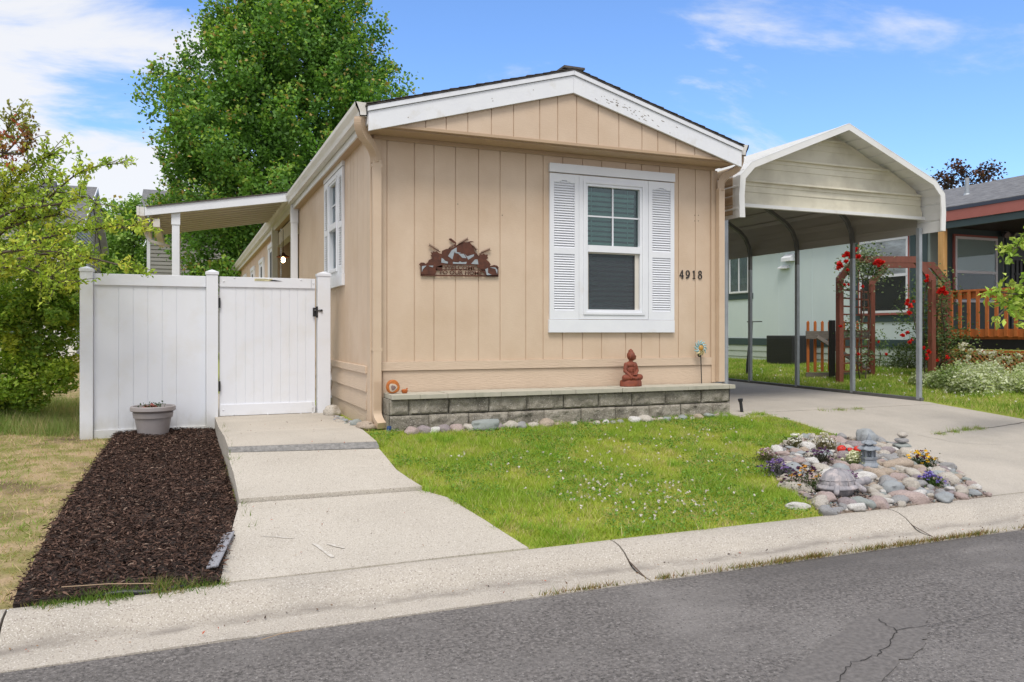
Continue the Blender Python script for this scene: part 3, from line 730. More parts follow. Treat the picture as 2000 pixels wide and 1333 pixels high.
el = spline([(4.53, -.27, 3.70), (4.53, -.26, 3.63), (4.51, -.22, 3.56), (4.44, -.13, 3.50), (4.385, -.085, 3.42), (4.375, -.078, 3.30)], 6)
d = MB(); d.sweep(el, .08, .075, (.6, -.5, 0))
for i in range(2, len(el) - 2): d.sweep([lerp(el[i], el[i + 1], .3), lerp(el[i], el[i + 1], .55)], .086, .081, (.6, -.5, 0))
d.sweep([(4.37, -.072, 3.32), (4.37, -.072, .87)], .085, .07, (1, 0, 0)); d.build('downspout', M['tan_trim'], house)
# small nail holes
nh = MB()
for px, py in ((1357, 421), (1364, 421), (1357, 432), (1364, 432), (894, 399), (981, 421), (744, 366)):
    x, zc = on_y(px, py, -.01); nh.box(x - .006, x + .006, -.0125, -.0095, zc - .006, zc + .006)
nh.build('nail_hole', M['chip'], house)

# shutters and windows (built in a local frame: u along wall, v outwards, z up), T maps to world
def shutter(T, u0, u1, z0, z1, parent, zm=None):
    mb = MB(); bx = lambda a, b, c, d_, e, f, MM=None: mb.add([T(*((MM @ Vector(q)) if MM is not None else q)) for q in [(x, y, z) for z in (e, f) for y in (c, d_) for x in (a, b)]], [(0, 2, 3, 1), (4, 5, 7, 6), (0, 1, 5, 4), (2, 6, 7, 3), (0, 4, 6, 2), (1, 3, 7, 5)])
    st = .055; zm = zm or lerp(z0, z1, .47)
    bx(u0, u0 + st, .003, .032, z0, z1); bx(u1 - st, u1, .003, .032, z0, z1)
    bx(u0 + st, u1 - st, .003, .030, z0, z0 + .10); bx(u0 + st, u1 - st, .003, .030, zm - .035, zm + .035)
    # arched top rail
    k = 8
    for i in range(k):
        a, b = lerp(u0 + st, u1 - st, i / k), lerp(u0 + st, u1 - st, (i + 1) / k); h = lambda q: .10 - .028 * sst(1 - abs(2 * q - 1) * 1.4) if abs(2 * q - 1) < .72 else .10
        hh = (h((i + .5) / k)); bx(a, b, .003, .030, z1 - hh, z1)
    bx(u0 + .02, u1 - .02, .001, .006, z0 + .02, z1 - .02)
    for za, zb in ((z0 + .10, zm - .035), (zm + .035, z1 - .075)):
        nl = int(round((zb - za) / .0295)); 
        for i in range(nl):
            zc = lerp(za, zb, (i + .5) / nl); MM = Matrix.Translation((0, .016, zc)) @ Matrix.Rotation(R(-56), 4, 'X')
            bx(u0 + st, u1 - st, -.0155, .0155, -.003, .003, MM)
    return mb.build('shutter', M['white'], parent)
def window(T, u0, u1, z0, z1, parent, mid=True, grid=True, trim=.10, lower_screen=True):
    wd = MB()
    def bx(a, b, c, d_, e, f, mb): mb.add([T(x, y, z) for z in (e, f) for y in (c, d_) for x in (a, b)], [(0, 2, 3, 1), (4, 5, 7, 6), (0, 1, 5, 4), (2, 6, 7, 3), (0, 4, 6, 2), (1, 3, 7, 5)])
    zm = lerp(z0, z1, .495)
    def ring(mb, a, b, e, f, wd_, v0, v1):
        bx(a, a + wd_, v0, v1, e, f, mb); bx(b - wd_, b, v0, v1, e, f, mb); bx(a + wd_, b - wd_, v0, v1, e, e + wd_, mb); bx(a + wd_, b - wd_, v0, v1, f - wd_, f, mb)
    ring(wd, u0, u1, z0, z1, trim * .55, .0, .030)
    ring(wd, u0 + trim * .55, u1 - trim * .55, z0 + trim * .55, z1 - trim * .55, trim * .30, -.03, .042)
    ring(wd, u0 + trim * .85, u1 - trim * .85, z0 + trim * .85, z1 - trim * .85, trim * .32, -.05, .028)
    o = wd.build('window', M['white'], parent, bevel=.0015)
    ia, ib, ie, if_ = u0 + trim * 1.17, u1 - trim * 1.17, z0 + trim * 1.0, z1 - trim * 1.17
    r = MB(); bx(ia, ib, -.04, .036, zm - .04, zm + .04, r)
    if grid:
        bx((ia + ib) / 2 - .009, (ia + ib) / 2 + .009, -.018, -.006, zm + .04, if_, r); bx(ia, ib, -.016, -.008, (zm + .04 + if_) / 2 - .009, (zm + .04 + if_) / 2 + .009, r)
    r.build('sash', M['white'], o)
    g_ = MB(); bx(ia, ib, -.024, -.020, zm + .04, if_, g_); bx(ia, ib, -.030, -.026, ie, zm - .04, g_); g_.build('pane', M['glass'], o)
    if lower_screen:
        fr_ = MB(); ring(fr_, ia + .004, ib - .004, ie, zm - .042, .014, -.012, .006); bx(ib - .055, ib - .0045, -.012, .004, ie + .001, zm - .043, fr_); fr_.build('screen_frame', M['beige_beam'], o)
        bx2 = MB(); bx(ia + .018, ib - .055, -.006, -.004, ie + .012, zm - .055, bx2); bx2.build('screen', M['screen'], o)
        cl = MB(); bx(ia + .06, ia + .10, .006, .014, ie, ie + .014, cl); bx(ib - .13, ib - .09, .006, .014, ie, ie + .014, cl); cl.build('clip', M['black'], o)
    b = MB(); nl = int((if_ - ie) / .060)
    for i in range(nl):
        zc = ie + (i + .5) * .060
        vs = [T(x, y, z + zc) for (y, z) in ((-.072, -.017), (-.062, .019)) for x in (ia - .01, ib - .03)] + [T(x, y, z + zc + .001) for (y, z) in ((-.072, -.017), (-.062, .019)) for x in (ia - .01, ib - .03)]
        b.add(vs, [(0, 1, 3, 2), (4, 6, 7, 5)])
    for uu in (.12, .82): bx(lerp(ia, ib, uu), lerp(ia, ib, uu) + .008, -.058, -.054, ie, if_, b)
    b.build('blind', M['blind'], o)
    k = MB(); bx(ia - .05, ib + .05, -.095, -.085, ie - .05, if_ + .05, k); k.build('interior', M['dark'], o)
    return o
TF = lambda u, v, z: (u, -.010 - v, z)
window(TF, 2.372, 3.322, 1.652, 3.352, house)
shutter(TF, 1.990, 2.368, 1.650, 3.352, house); shutter(TF, 3.326, 3.700, 1.650, 3.352, house)
t = MB(); t.box(1.985, 3.708, -.050, -.0105, 3.366, 3.470); t.build('window_header', M['white'], house, bevel=.003)
t = MB(); t.box(1.978, 3.700, -.050, -.0105, 1.494, 1.646); t.build('window_sill', M['white'], house, bevel=.003)
# side window
TS = lambda u, v, z: (HX0 - .010 - v, u, z)
sy = lambda px, py: on_x(px, py, HX0)[0]
window(TS, 1.79, 2.53, 2.23, 3.55, house, trim=.085, lower_screen=False)
shutter(TS, 1.47, 1.785, 2.23, 3.55, house); shutter(TS, 2.535, 2.85, 2.23, 3.55, house)
t = MB(); t.box(HX0 - .05, HX0 - .0105, 1.46, 2.86, 3.56, 3.68); t.build('window_header', M['white'], house, bevel=.003)
t = MB(); t.box(HX0 - .05, HX0 - .0105, 1.46, 2.86, 2.08, 2.226); t.build('window_sill', M['white'], house, bevel=.003)
for yc, z0, z1, wd_ in ((10.1, 1.7, 3.4, .8), (12.6, 2.3, 3.25, .6), (15.4, 2.3, 3.25, .6), (18.6, 2.3, 3.25, .6), (21, 2.3, 3.25, .5)):
    o = MB(); o.box(HX0 - .035, HX0 - .011, yc - wd_ / 2, yc + wd_ / 2, z0, z1)
    for s in (-1, 1): o.box(HX0 - .05, HX0 - .011, yc + s * (wd_ / 2 + .16) - .15, yc + s * (wd_ / 2 + .16) + .15, z0, z1)
    o.box(HX0 - .06, HX0 - .011, yc - wd_ / 2 - .32, yc + wd_ / 2 + .32, z1, z1 + .1); o.box(HX0 - .06, HX0 - .011, yc - wd_ / 2 - .32, yc + wd_ / 2 + .32, z0 - .12, z0)
    wo = o.build('window', M['white'], house)
    p = MB(); p.box(HX0 - .04, HX0 - .036, yc - wd_ / 2 + .1, yc + wd_ / 2 - .1, z0 + .1, z1 - .1); p.build('pane', M['dark'], wo)
# entry recess: door panels
dr = MB(); dr.box(.30, 1.1, 9.20, 9.248, .6, 3.1); dr.box(.22, .29, 9.18, 9.248, .5, 3.2); dr.box(.38, 1.02, 9.185, 9.199, 1.9, 2.9); dr.box(.38, 1.02, 9.185, 9.199, .8, 1.75)
dr.build('door', M['teal_mid'], house, bevel=.004)
hb = MB(); hb.box(HX0 - .02, HX0 + .12, 5.85, 9.25, 3.32, 3.58); hb.build('porch_beam', M['beige_beam'], house)

# ------------------------------------------------------------------ porch awning
aw = thing('porch_awning', (-2.1, 5.7, .5), 'white lean-to porch roof on square posts against the left side of the tan home', 'porch roof')
AY0, AY1 = 5.6, 9.0
az = lambda x: lerp(3.915, 3.50, (x - (-.10)) / (-2.52 + .10))
m_ = MB(); m_.prism([(-2.52, az(-2.52) - .135), (-.10, az(-.10) - .15), (-.10, az(-.10)), (-2.52, az(-2.52))], AY0, AY0 + .04, 'y'); m_.build('fascia', M['white'], aw, bevel=.003)
m_ = MB()
m_.prism([(-2.50, az(-2.5) - .002), (-.12, az(-.12) + .006), (-.12, az(-.12) + .02), (-2.5, az(-2.5) + .012)], AY0 - .02, AY1 + .05, 'y'); m_.build('roofing', M['shingle'], aw)
m_ = MB()
m_.prism([(-2.48, az(-2.48) - .06), (-.12, az(-.12) - .06), (-.12, az(-.12) - .04), (-2.48, az(-2.48) - .04)], AY0 + .04, AY1, 'y')
yy = AY0 + .12
while yy < AY1 - .1:
    m_.prism([(-2.46, az(-2.46) - .10), (-.13, az(-.13) - .10), (-.13, az(-.13) - .06), (-2.46, az(-2.46) - .06)], yy, yy + .07, 'y'); yy += .30
m_.build('ceiling_pan', M['beige_metal'], aw)
m_ = MB(); m_.box(-2.60, -2.525, AY0, AY1, 3.36, 3.50); m_.box(-2.64, -2.60, AY0 - .01, AY1, 3.37, 3.51); m_.build('gutter', M['gutter'], aw)
m_ = MB(); m_.box(-2.40, -2.30, AY0 + .045, AY1, 3.20, 3.33); m_.build('beam', M['beige_beam'], aw)
for yy in (AY0 + .06, AY1 - .15):
    m_ = MB(); x0 = -2.12; m_.box(x0, x0 + .115, yy, yy + .115, .3, az(x0) - .10); m_.box(x0 - .01, x0 + .125, yy - .01, yy + .125, az(x0) - .32, az(x0) - .11); m_.build('post', M['white'], aw, bevel=.004)
    m_ = MB(); x0 = -.235; m_.box(x0, x0 + .11, yy, yy + .11, .4, az(x0) - .11); m_.box(x0 - .008, x0 + .118, yy - .008, yy + .118, 3.38, az(x0) - .12); m_.build('post', M['white'], aw, bevel=.004)
m_ = MB(); m_.sweep(spline([(-2.57, AY0 + 2.2, 3.36), (-2.57, AY0 + 2.2, 3.28), (-2.50, AY0 + 2.1, 3.18), (-2.3, AY0 + 2.0, 3.12), (-2.18, AY0 + 2.0, 3.08)], 4), .05, .05, (0, 1, 0)); m_.build('downspout', M['beige_beam'], aw)

lampx, lampy, lampz = on_y(553, 505, 7.2)[0], 7.2, on_y(553, 505, 7.2)[1]
lp = thing('pendant_lamp', (lampx, lampy, lampz), 'small brown pendant lamp with a lit bulb hanging under the porch beam', 'lamp')
m_ = MB(); m_.lathe([(.015, .09), (.03, .075), (.045, .05), (.12, .012), (.125, 0), (.118, 0), (.04, .04), (.01, .05)], (lampx, lampy, lampz + .02), 20); m_.build('lamp_shade', M['rust'], lp, smooth=True)
m_ = MB(); m_.tube([(lampx, lampy, lampz + .1), (lampx, lampy, 3.45)], .006, 6); m_.build('cord', M['black'], lp)
bm_ = bpy.data.materials.new('lit_bulb'); bm_.use_nodes = True; e = bm_.node_tree.nodes["Principled BSDF"]; e.inputs["Emission Color"].default_value = (1, .62, .28, 1); e.inputs["Emission Strength"].default_value = 14
m_ = MB(); m_.ball((lampx, lampy, lampz - .03), (.042, .042, .055)); m_.build('bulb', bm_, lp, smooth='all')
wx, wz = on_y(552, 470, 7.0)[0], 3.4
m_ = MB()
for i in range(46):
    zc = 3.42 - i * .036; q = i * .55; m_.box(-.014, .014, -.004, .004, -.014, .014, Matrix.Translation((wx - .03, 7.0, zc)) @ Matrix.Rotation(q, 4, 'Z'))
m_.tube([(wx - .03, 7, 3.46), (wx - .03, 7, 1.7)], .003, 5)
tag(m_.build('rain_chain', M['white']), 'white twisted hanging chain beside the lit pendant lamp', 'hanging chain')

# ------------------------------------------------------------------ fence and gate
FY = 1.76
fence = thing('vinyl_fence', (-2.3, FY, .29), 'white vinyl privacy fence panel between two capped posts behind the planter', 'fence')
def post(xa, xb, z0, z1, parent):
    m_ = MB(); m_.box(xa, xb, FY - .065, FY + .065, z0 - .1, z1 - .035)
    o = m_.build('post', M['vinyl'], parent, bevel=.004)
    m_ = MB(); c = (xa + xb) / 2; h = (xb - xa) / 2 + .008
    m_.box(xa - .008, xb + .008, FY - .073, FY + .073, z1 - .05, z1 - .02)
    m_.add([(c - h, FY - .073, z1 - .0195), (c + h, FY - .073, z1 - .0195), (c + h, FY + .073, z1 - .0195), (c - h, FY + .073, z1 - .0195), (c, FY, z1 + .012)], [(0, 1, 4), (1, 2, 4), (2, 3, 4), (3, 0, 4), (3, 2, 1, 0)])
    m_.build('post_cap', M['vinyl'], o)
post(-3.022, -2.890, .28, 2.236, fence); post(-1.695, -1.562, .30, 2.238, fence)
def boards_(xs, z0, z1, y0, name, parent):
    m_ = MB()
    for a, b in zip(xs[:-1], xs[1:]): m_.box(a + .0022, b - .0022, y0 - .009, y0 + .009, z0, z1)
    m_.box(xs[0], xs[-1], y0 - .004, y0 + .006, z0 + .001, z1 - .001)
    return m_.build(name, M['vinyl'], parent, bevel=.002)
m_ = MB(); m_.box(-2.888, -1.697, FY - .03, FY + .03, 2.035, 2.166); m_.build('rail', M['vinyl'], fence, bevel=.004)
m_ = MB(); m_.box(-2.888, -1.697, FY - .03, FY + .03, .27, .385); m_.build('rail', M['vinyl'], fence, bevel=.004)
sx = [on_y(p, 700, FY)[0] for p in (232, 289, 345)]
boards_([-2.888, sx[0], (sx[0] + sx[1]) / 2, sx[1], (sx[1] + sx[2]) / 2, sx[2], -1.697], .384, 2.036, FY, 'panel', fence)
fl = MB(); fl.box(-12, -3.3, 6.0, 6.05, .2, .9)
gate = thing('vinyl_gate', (-1.0, FY, .47), 'white vinyl gate with riveted rails closing the walkway', 'gate')
GA, GB = -1.545, -.420
m_ = MB(); m_.box(GA, GB - .05, FY - .030, FY + .02, 2.043, 2.166); m_.box(GB - .047, GB, FY - .030, FY + .02, 2.043, 2.166); m_.build('rail', M['vinyl'], gate, bevel=.003)
m_ = MB(); m_.box(GA, GB - .03, FY - .030, FY + .02, .492, .628); m_.box(GB - .027, GB, FY - .030, FY + .02, .492, .628); m_.build('rail', M['vinyl'], gate, bevel=.003)
gx = [GA] + [on_y(p, 700, FY)[0] for p in (461, 479, 496, 514, 531, 548, 565, 581, 597)] + [GB]
boards_(gx, .627, 2.044, FY - .005, 'panel', gate)
rv = MB()
for px, py in ((437, 550), (458, 543), (524, 545), (588, 547), (612, 554), (436, 801), (457, 810), (523, 809), (588, 809), (611, 796), (611, 807)):
    x, zc = on_y(px, py, FY - .03); rv.ball((x, FY - .031, zc), (.011, .006, .011), 10, 6)
rv.build('rivet', M['vinyl'], gate, smooth='all')
st = MB(); x0, z0 = on_y(497, 546, FY - .03); z0 -= .012
st.box(x0, x0 + .21, FY - .0325, FY - .0305, z0 - .008, z0 + .022, Matrix.Translation((0, 0, 0)))
so = st.build('sticker', mat('cream_sticker', (.62, .58, .36), .6), gate)
st = MB()
for i in range(14):
    xx = x0 + .012 + i * .011; st.box(xx, xx + .0075, FY - .0337, FY - .0327, z0 + .010 + .003 * math.sin(i * 2.1), z0 + .014 + .003 * math.sin(i * 2.1))
    if i < 10: st.box(xx, xx + .006, FY - .0337, FY - .0327, z0 - .003 + .002 * math.sin(i * 1.7), z0 + .001 + .002 * math.sin(i * 1.7))
st.prism([(x0 + .20, z0 + .003), (x0 + .165, z0 + .010), (x0 + .235, z0 + .010), (x0 + .33, z0 - .004), (x0 + .24, z0 - .006), (x0 + .17, z0 - .004)], FY - .034, FY - .0327, 'y'); st.build('arrow', M['black'], so)
lt = MB(); lx, lz = on_y(618, 607, FY - .03)
lt.box(lx - .045, lx - .005, FY - .045, FY - .031, lz - .075, lz + .035); lt.tube([(lx - .03, FY - .055, lz), (lx + .05, FY - .075, lz)], .011, 8); lt.box(lx - .012, lx + .012, FY - .075, FY - .04, lz - .09, lz + .05); lt.ball((lx + .055, FY - .075, lz), .016, 10, 8)
lt.build('latch', M['black'], gate)
hg = MB()
for zc in (1.85, .85): hg.box(GA - .014, GA + .01, FY - .045, FY - .0305, zc - .06, zc + .06)
hg.build('hinge', M['black'], gate)
gp = thing('gate_post', (-.315, FY, .45), 'white vinyl gate post with pointed cap beside the tan side wall', 'post')
post(-.395, -.236, .45, 2.252, gp)
# broken lattice strip leaning on the side skirting
lz_ = MB(); yb = sy(652, 770); pts = []
for i in range(6): pts.append((HX0 - .045, yb + (.09 if i % 2 else -.02), 1.09 - i * .115))
lz_.sweep(pts, .035, .012, (1, 0, 0))
tag(lz_.build('lattice_strip', M['white']), 'broken white zigzag lattice strip on the tan skirting by the gate post', 'lattice')

# ------------------------------------------------------------------ block wall with cap
bw = thing('retaining_wall', (2.1, -.35, .47), 'low grey split face block wall with smooth capstones below the front wall', 'retaining wall')
up = [on_y(p, 790, -.36)[0] for p in (800, 878, 956, 1030, 1102, 1170, 1236, 1301, 1371)]
lo = [on_y(p, 825, -.36)[0] for p in (838, 916, 993, 1063, 1135, 1202, 1268, 1330, 1392)]
def block(mb, x0, x1, z0, z1, yf, side=0):
    nx, nz_ = max(4, int((x1 - x0) / .018)), max(4, int((z1 - z0) / .018)); off = random.uniform(-.006, .006); sd_ = random.uniform(0, 99)
    def P(i, j):
        u, v = i / nx, j / nz_; x = lerp(x0, x1, u); z = lerp(z0, z1, v)
        e = min(u * (x1 - x0), (1 - u) * (x1 - x0), v * (z1 - z0), (1 - v) * (z1 - z0)); b = sst((e + .004 * noise.noise(Vector((x * 25, z * 25, 3)))) / .020)
        d = .018 * noise.noise(Vector((x * 11, z * 11, sd_))) + .010 * noise.noise(Vector((x * 33, z * 33, sd_)))
        return (x, yf + off + (1 - b) * .010 - b * abs(d) * 1.3 - .004 * b + d * .5, z)
    vs = [P(i, j) for j in range(nz_ + 1) for i in range(nx + 1)]; W_ = nx + 1
    mb.add(vs, [(j * W_ + i, j * W_ + i + 1, (j + 1) * W_ + i + 1, (j + 1) * W_ + i) for j in range(nz_) for i in range(nx)])
    mb.box(x0 + .001, x1 - .001, yf + .019, -.05, z0, z1)
def end_face(mb, x, z0, z1, s):
    n1, n2 = 14, 9; sd_ = random.uniform(0, 50)
    vs = [(x + s * (.004 + .012 * abs(noise.noise(Vector((a * 12 / n1, b * 9 / n2, sd_)))) * (0 < a < n1) * (0 < b < n2)), lerp(-.345, -.05, a / n1), lerp(z0, z1, b / n2)) for b in range(n2 + 1) for a in range(n1 + 1)]
    mb.add(vs, [(j * (n1 + 1) + i, j * (n1 + 1) + i + 1, (j + 1) * (n1 + 1) + i + 1, (j + 1) * (n1 + 1) + i) for j in range(n2) for i in range(n1)])
for nm, xs_, z0, z1, yf in (('block_course', [.02] + lo + [4.30], .42, .632, -.365), ('block_course', [.02] + up + [4.30], .637, .800, -.350)):
    mb = MB()
    for a, b in zip(xs_[:-1], xs_[1:]): block(mb, a + random.uniform(.001, .004), b - random.uniform(.001, .005), z0, z1 - random.uniform(0, .004), yf)
    end_face(mb, .02, z0, z1, -1); end_face(mb, 4.30, z0, z1, 1)
    mb.build(nm, M['block'], bw, smooth=True)
mb = MB(); x = .03
while x < 4.30:
    x2 = min(x + .302, 4.345); dy = random.uniform(-.006, .006); dz = .008 * math.sin(x * 1.5); tl = random.uniform(-.003, .003)
    mb.box(x + .0015, x2 - .0015, -.405 + dy, -.037, .803 + dz * 0, .852 + tl); x = x2
mb.build('cap', M['cap'], bw, bevel=.003)

# ------------------------------------------------------------------ welcome sign
sg = thing('welcome_sign', (.9, -.03, 2.1), 'rust brown metal welcome sign with pine cones and a cabin scene on the tan wall', 'sign')
SY = -.030
def S(cx, cy): return on_y(780 + cx / 8.3333, 440 + cy / 8.3333, SY)
def sp_(mb, pts, y0=SY - .003, y1=SY + .002): mb.prism([S(*p) for p in pts], y0, y1, 'y')
m_ = MB()
sp_(m_, [(320, 640), (350, 610), (400, 612), (430, 632), (465, 605), (480, 570), (540, 540), (508, 490), (530, 480), (508, 440), (545, 450), (548, 425), (580, 440), (600, 425), (650, 460), (690, 470), (695, 420), (760, 390), (800, 390), (870, 370), (930, 335), (980, 300), (1040, 280), (1140, 280), (1170, 310), (1200, 360), (1225, 430), (1260, 465), (1290, 505), (1310, 470), (1350, 480), (1370, 462), (1400, 485), (1440, 480), (1430, 510), (1445, 540), (1410, 560), (1460, 600), (1485, 640), (1475, 668), (1540, 650), (1590, 660), (1615, 690), (1612, 700), (1270, 700), (1262, 652), (715, 645), (700, 690), (350, 675)])
sp_(m_, [(345, 670), (600, 690), (620, 715), (590, 790), (570, 812), (345, 815)]); sp_(m_, [(1300, 700), (1612, 695), (1612, 835), (1420, 832), (1380, 790)])
sp_(m_, [(345, 805), (1612, 820), (1612, 842), (345, 828)]); sp_(m_, [(590, 716), (1400, 726), (1400, 741), (590, 731)])
sp_(m_, [(600, 680), (690, 650), (700, 700), (690, 722), (600, 720)])
for (bx0, by0, ex, ey, k) in ((665, 440, 480, 325, 9), (935, 335, 1120, 225, 10), (1300, 470, 1480, 395, 9), (1180, 330, 1260, 410, 6), (800, 385, 880, 345, 4)):
    dx, dy = ex - bx0, ey - by0; L = math.hypot(dx, dy); nx_, ny_ = -dy / L, dx / L
    sp_(m_, [(bx0 + nx_ * 7, by0 + ny_ * 7), (ex, ey), (bx0 - nx_ * 7, by0 - ny_ * 7)])
    for i in range(k):
        q = .15 + .85 * i / k; cx_, cy_ = bx0 + dx * q, by0 + dy * q
        for s in (-1, 1):
            tx, ty = cx_ + dx / L * 26 + s * nx_ * 30, cy_ + dy / L * 26 + s * ny_ * 30
            sp_(m_, [(cx_ - dx / L * 7, cy_ - dy / L * 7), (tx, ty), (cx_ + dx / L * 7, cy_ + dy / L * 7)])
sp_(m_, [(880, 345), (905, 300), (870, 285), (812, 245), (808, 222), (840, 215), (870, 240), (925, 285), (920, 320), (935, 345)])
sp_(m_, [(1110, 275), (1150, 262), (1190, 265), (1222, 280), (1195, 278), (1150, 285)])
m_.build('silhouette', M['rust'], sg)
m_ = MB()
for pts in ([(790, 505), (850, 410), (930, 365), (932, 440), (1005, 455), (960, 465), (890, 455), (862, 560)], [(955, 465), (1045, 470), (1090, 540), (1025, 535)],
            [(1060, 470), (1100, 510), (1215, 475), (1210, 505), (1170, 535), (1120, 565)], [(685, 535), (720, 555), (740, 580), (790, 600), (785, 628), (680, 612)],
            [(1170, 625), (1230, 560), (1270, 560), (1285, 640), (1175, 635)], [(870, 600), (960, 610), (985, 580), (1010, 605), (1095, 600), (1085, 635), (870, 630)],
            [(365, 670), (440, 660), (380, 720), (362, 770)], [(470, 665), (550, 660), (545, 690)], [(1470, 690), (1560, 690), (1595, 730), (1590, 800), (1560, 715)], [(1395, 720), (1440, 700), (1440, 780), (1500, 812), (1420, 815)]):
    sp_(m_, pts, SY - .0055, SY - .0032)
m_.build('inlay', M['zinc'], sg)
m_ = MB(); sp_(m_, [(862, 575), (900, 430), (940, 560), (950, 590), (870, 590)], SY - .0075, SY - .0057); sp_(m_, [(955, 500), (1010, 540), (1090, 545), (1060, 600), (960, 590)], SY - .0075, SY - .0057); m_.build('cabin', M['rust'], sg)
def text(s, c, width, height, y, m, name, parent, ext=.0025, off=.0):
    cu = bpy.data.curves.new(name, 'FONT'); cu.body = s; cu.size = 1; cu.extrude = 0; cu.offset = off; cu.align_x = 'CENTER'; cu.align_y = 'CENTER'
    o = bpy.data.objects.new(name, cu); COL.objects.link(o)
    bpy.context.view_layer.update(); dx, dy = o.dimensions.x, o.dimensions.y
    me = bpy.data.meshes.new_from_object(o.evaluated_get(bpy.context.evaluated_depsgraph_get())); bpy.data.objects.remove(o)
    kx, kz = width / dx, height / dy
    xs_ = [v.co.x for v in me.vertices]; ys_ = [v.co.y for v in me.vertices]; mx, my = (min(xs_) + max(xs_)) / 2, (min(ys_) + max(ys_)) / 2
    pl = parent.location
    for v in me.vertices: v.co = Vector((c[0] + (v.co.x - mx) * kx - pl.x, y - pl.y, c[1] + (v.co.y - my) * kz - pl.z))
    me.materials.append(m); o = bpy.data.objects.new(name, me); COL.objects.link(o); o.parent = parent
    sm = o.modifiers.new('solid', 'SOLIDIFY'); sm.thickness = ext; return o
a, b = S(725, 690), S(1245, 697); text('WELCOME', ((a[0] + b[0]) / 2, (a[1] + b[1]) / 2), b[0] - a[0], .043, SY - .003, M['rust'], 'lettering', sg, off=.02)
a, b = S(640, 770), S(1345, 780); text('TO OUR HOME', ((a[0] + b[0]) / 2, (a[1] + b[1]) / 2), b[0] - a[0], .046, SY - .003, M['rust'], 'lettering', sg, off=.02)

# ------------------------------------------------------------------ house number, serif digits drawn as strokes
def digit(ch, xc, zc, h):
    m_ = MB(); w_ = h * .62; y0, y1 = -.022, -.011
    def q(pts): m_.prism([(xc + (p[0] - .5) * w_, zc + (p[1] - .5) * h) for p in pts], y0, y1, 'y')
    def ring(cx, cy, rx, ry, t1, t2, a0=0, a1=360, n=20):
        for i in range(n):
            A, B = R(lerp(a0, a1, i / n)), R(lerp(a0, a1, (i + 1) / n)); th = lambda a: lerp(t2, t1, abs(math.cos(a)))
            q([(cx + rx * math.cos(A), cy + ry * math.sin(A)), (cx + rx * math.cos(B), cy + ry * math.sin(B)), (cx + (rx - th(B)) * math.cos(B), cy + (ry - th(B) * .62) * math.sin(B)), (cx + (rx - th(A)) * math.cos(A), cy + (ry - th(A) * .62) * math.sin(A))])
    if ch == '4':
        q([(.58, 0), (.76, 0), (.76, 1), (.58, 1)]); q([(.0, .27), (1, .27), (1, .36), (.0, .36)]); q([(.0, .3), (.1, .3), (.70, 1), (.58, 1)]); q([(.45, 0), (.9, 0), (.9, .05), (.45, .05)])
    if ch == '1':
        q([(.42, 0), (.62, 0), (.62, 1), (.42, .95)]); q([(.2, 0), (.84, 0), (.84, .06), (.2, .06)]); q([(.2, .82), (.42, .88), (.5, 1), (.42, .95), (.2, .88)])
    if ch == '8': ring(.5, .76, .38, .25, .16, .10); ring(.5, .28, .46, .29, .18, .10)
    if ch == '9':
        ring(.47, .67, .44, .34, .18, .10); ring(.15, .62, .80, .62, .19, .12, -75, 10, 14)
        ring(.22, .10, .14, .09, .14, .14)
    return m_
for i, (c_, wrd) in enumerate(zip('4918', ('first digit 4', 'second digit 9', 'third digit 1', 'last digit 8'))):
    x, zc = 3.825 + i * .092, 2.224
    o = digit(c_, x, zc, .105).build('house_number', M['black'])
    tag(o, 'black metal house number, %s, right of the shuttered window' % wrd, 'house number', 'house number digits')

# ------------------------------------------------------------------ statue on the wall
bx_, by_, bz_ = 2.985, -.19, .853
bd = thing('seated_statue', (bx_, by_, bz_), 'reddish brown seated meditating figure statue on the capstones', 'statue')
bd.rotation_euler = (0, 0, R(12))
m_ = MB(); m_.lathe([(.155, 0), (.165, .008), (.162, .055), (.15, .075), (.135, .08)], n=40, M=Matrix.Diagonal((.92, .62, 1, 1))); m_.build('base', M['terracotta'], bd, smooth=True, local=True)
m_ = MB()   # faces local -Y, head turned toward +X
m_.ball((0, .0, .125), (.085, .06, .05)); m_.ball((0, .005, .19), (.068, .048, .075)); m_.ball((0, .005, .255), (.078, .045, .045)); m_.capsule((0, .005, .28), (.003, .0, .315), .028, .024)
for s in (-1, 1):
    m_.capsule((s * .072, .005, .262), (s * .098, -.005, .185), .026, .022); m_.capsule((s * .055, -.01, .112), (s * .125, -.03, .108), .042, .034); m_.capsule((s * .125, -.03, .105), (s * -.01, -.082, .098), .034, .022)
    m_.ball((s * -.03, -.085, .105), (.03, .018, .014))
m_.capsule((-.098, -.005, .185), (-.072, -.075, .128), .021, .015); m_.ball((-.07, -.085, .110), (.014, .012, .026))
m_.capsule((.098, -.005, .185), (.02, -.07, .145), .021, .014); m_.ball((.0, -.078, .140), (.03, .018, .012))
hm = Matrix.Rotation(R(38), 4, 'Z'); hp = lambda x, y, z: tuple(hm @ Vector((x, y, 0)) + Vector((.003, 0, z)))
m_.ball((.003, 0, .365), (.049, .052, .058), M=None); m_.ball(hp(0, -.022, .346), (.036, .033, .040)); m_.ball((.003, .004, .418), (.030, .030, .022)); m_.ball((.003, .004, .436), .012)
m_.ball(hp(0, -0.054, .353), (.0075, .012, .013)); m_.ball(hp(0, -0.052, .334), (.014, .007, .004)); m_.ball(hp(0, -0.049, .325), (.012, .008, .006))
for s in (-1, 1):
    m_.ball(hp(s * .049, .0, .350), (.008, .010, .026)); m_.ball(hp(s * .016, -.051, .368), (.011, .006, .003)); m_.ball(hp(s * .016, -.050, .360), (.009, .006, .004))
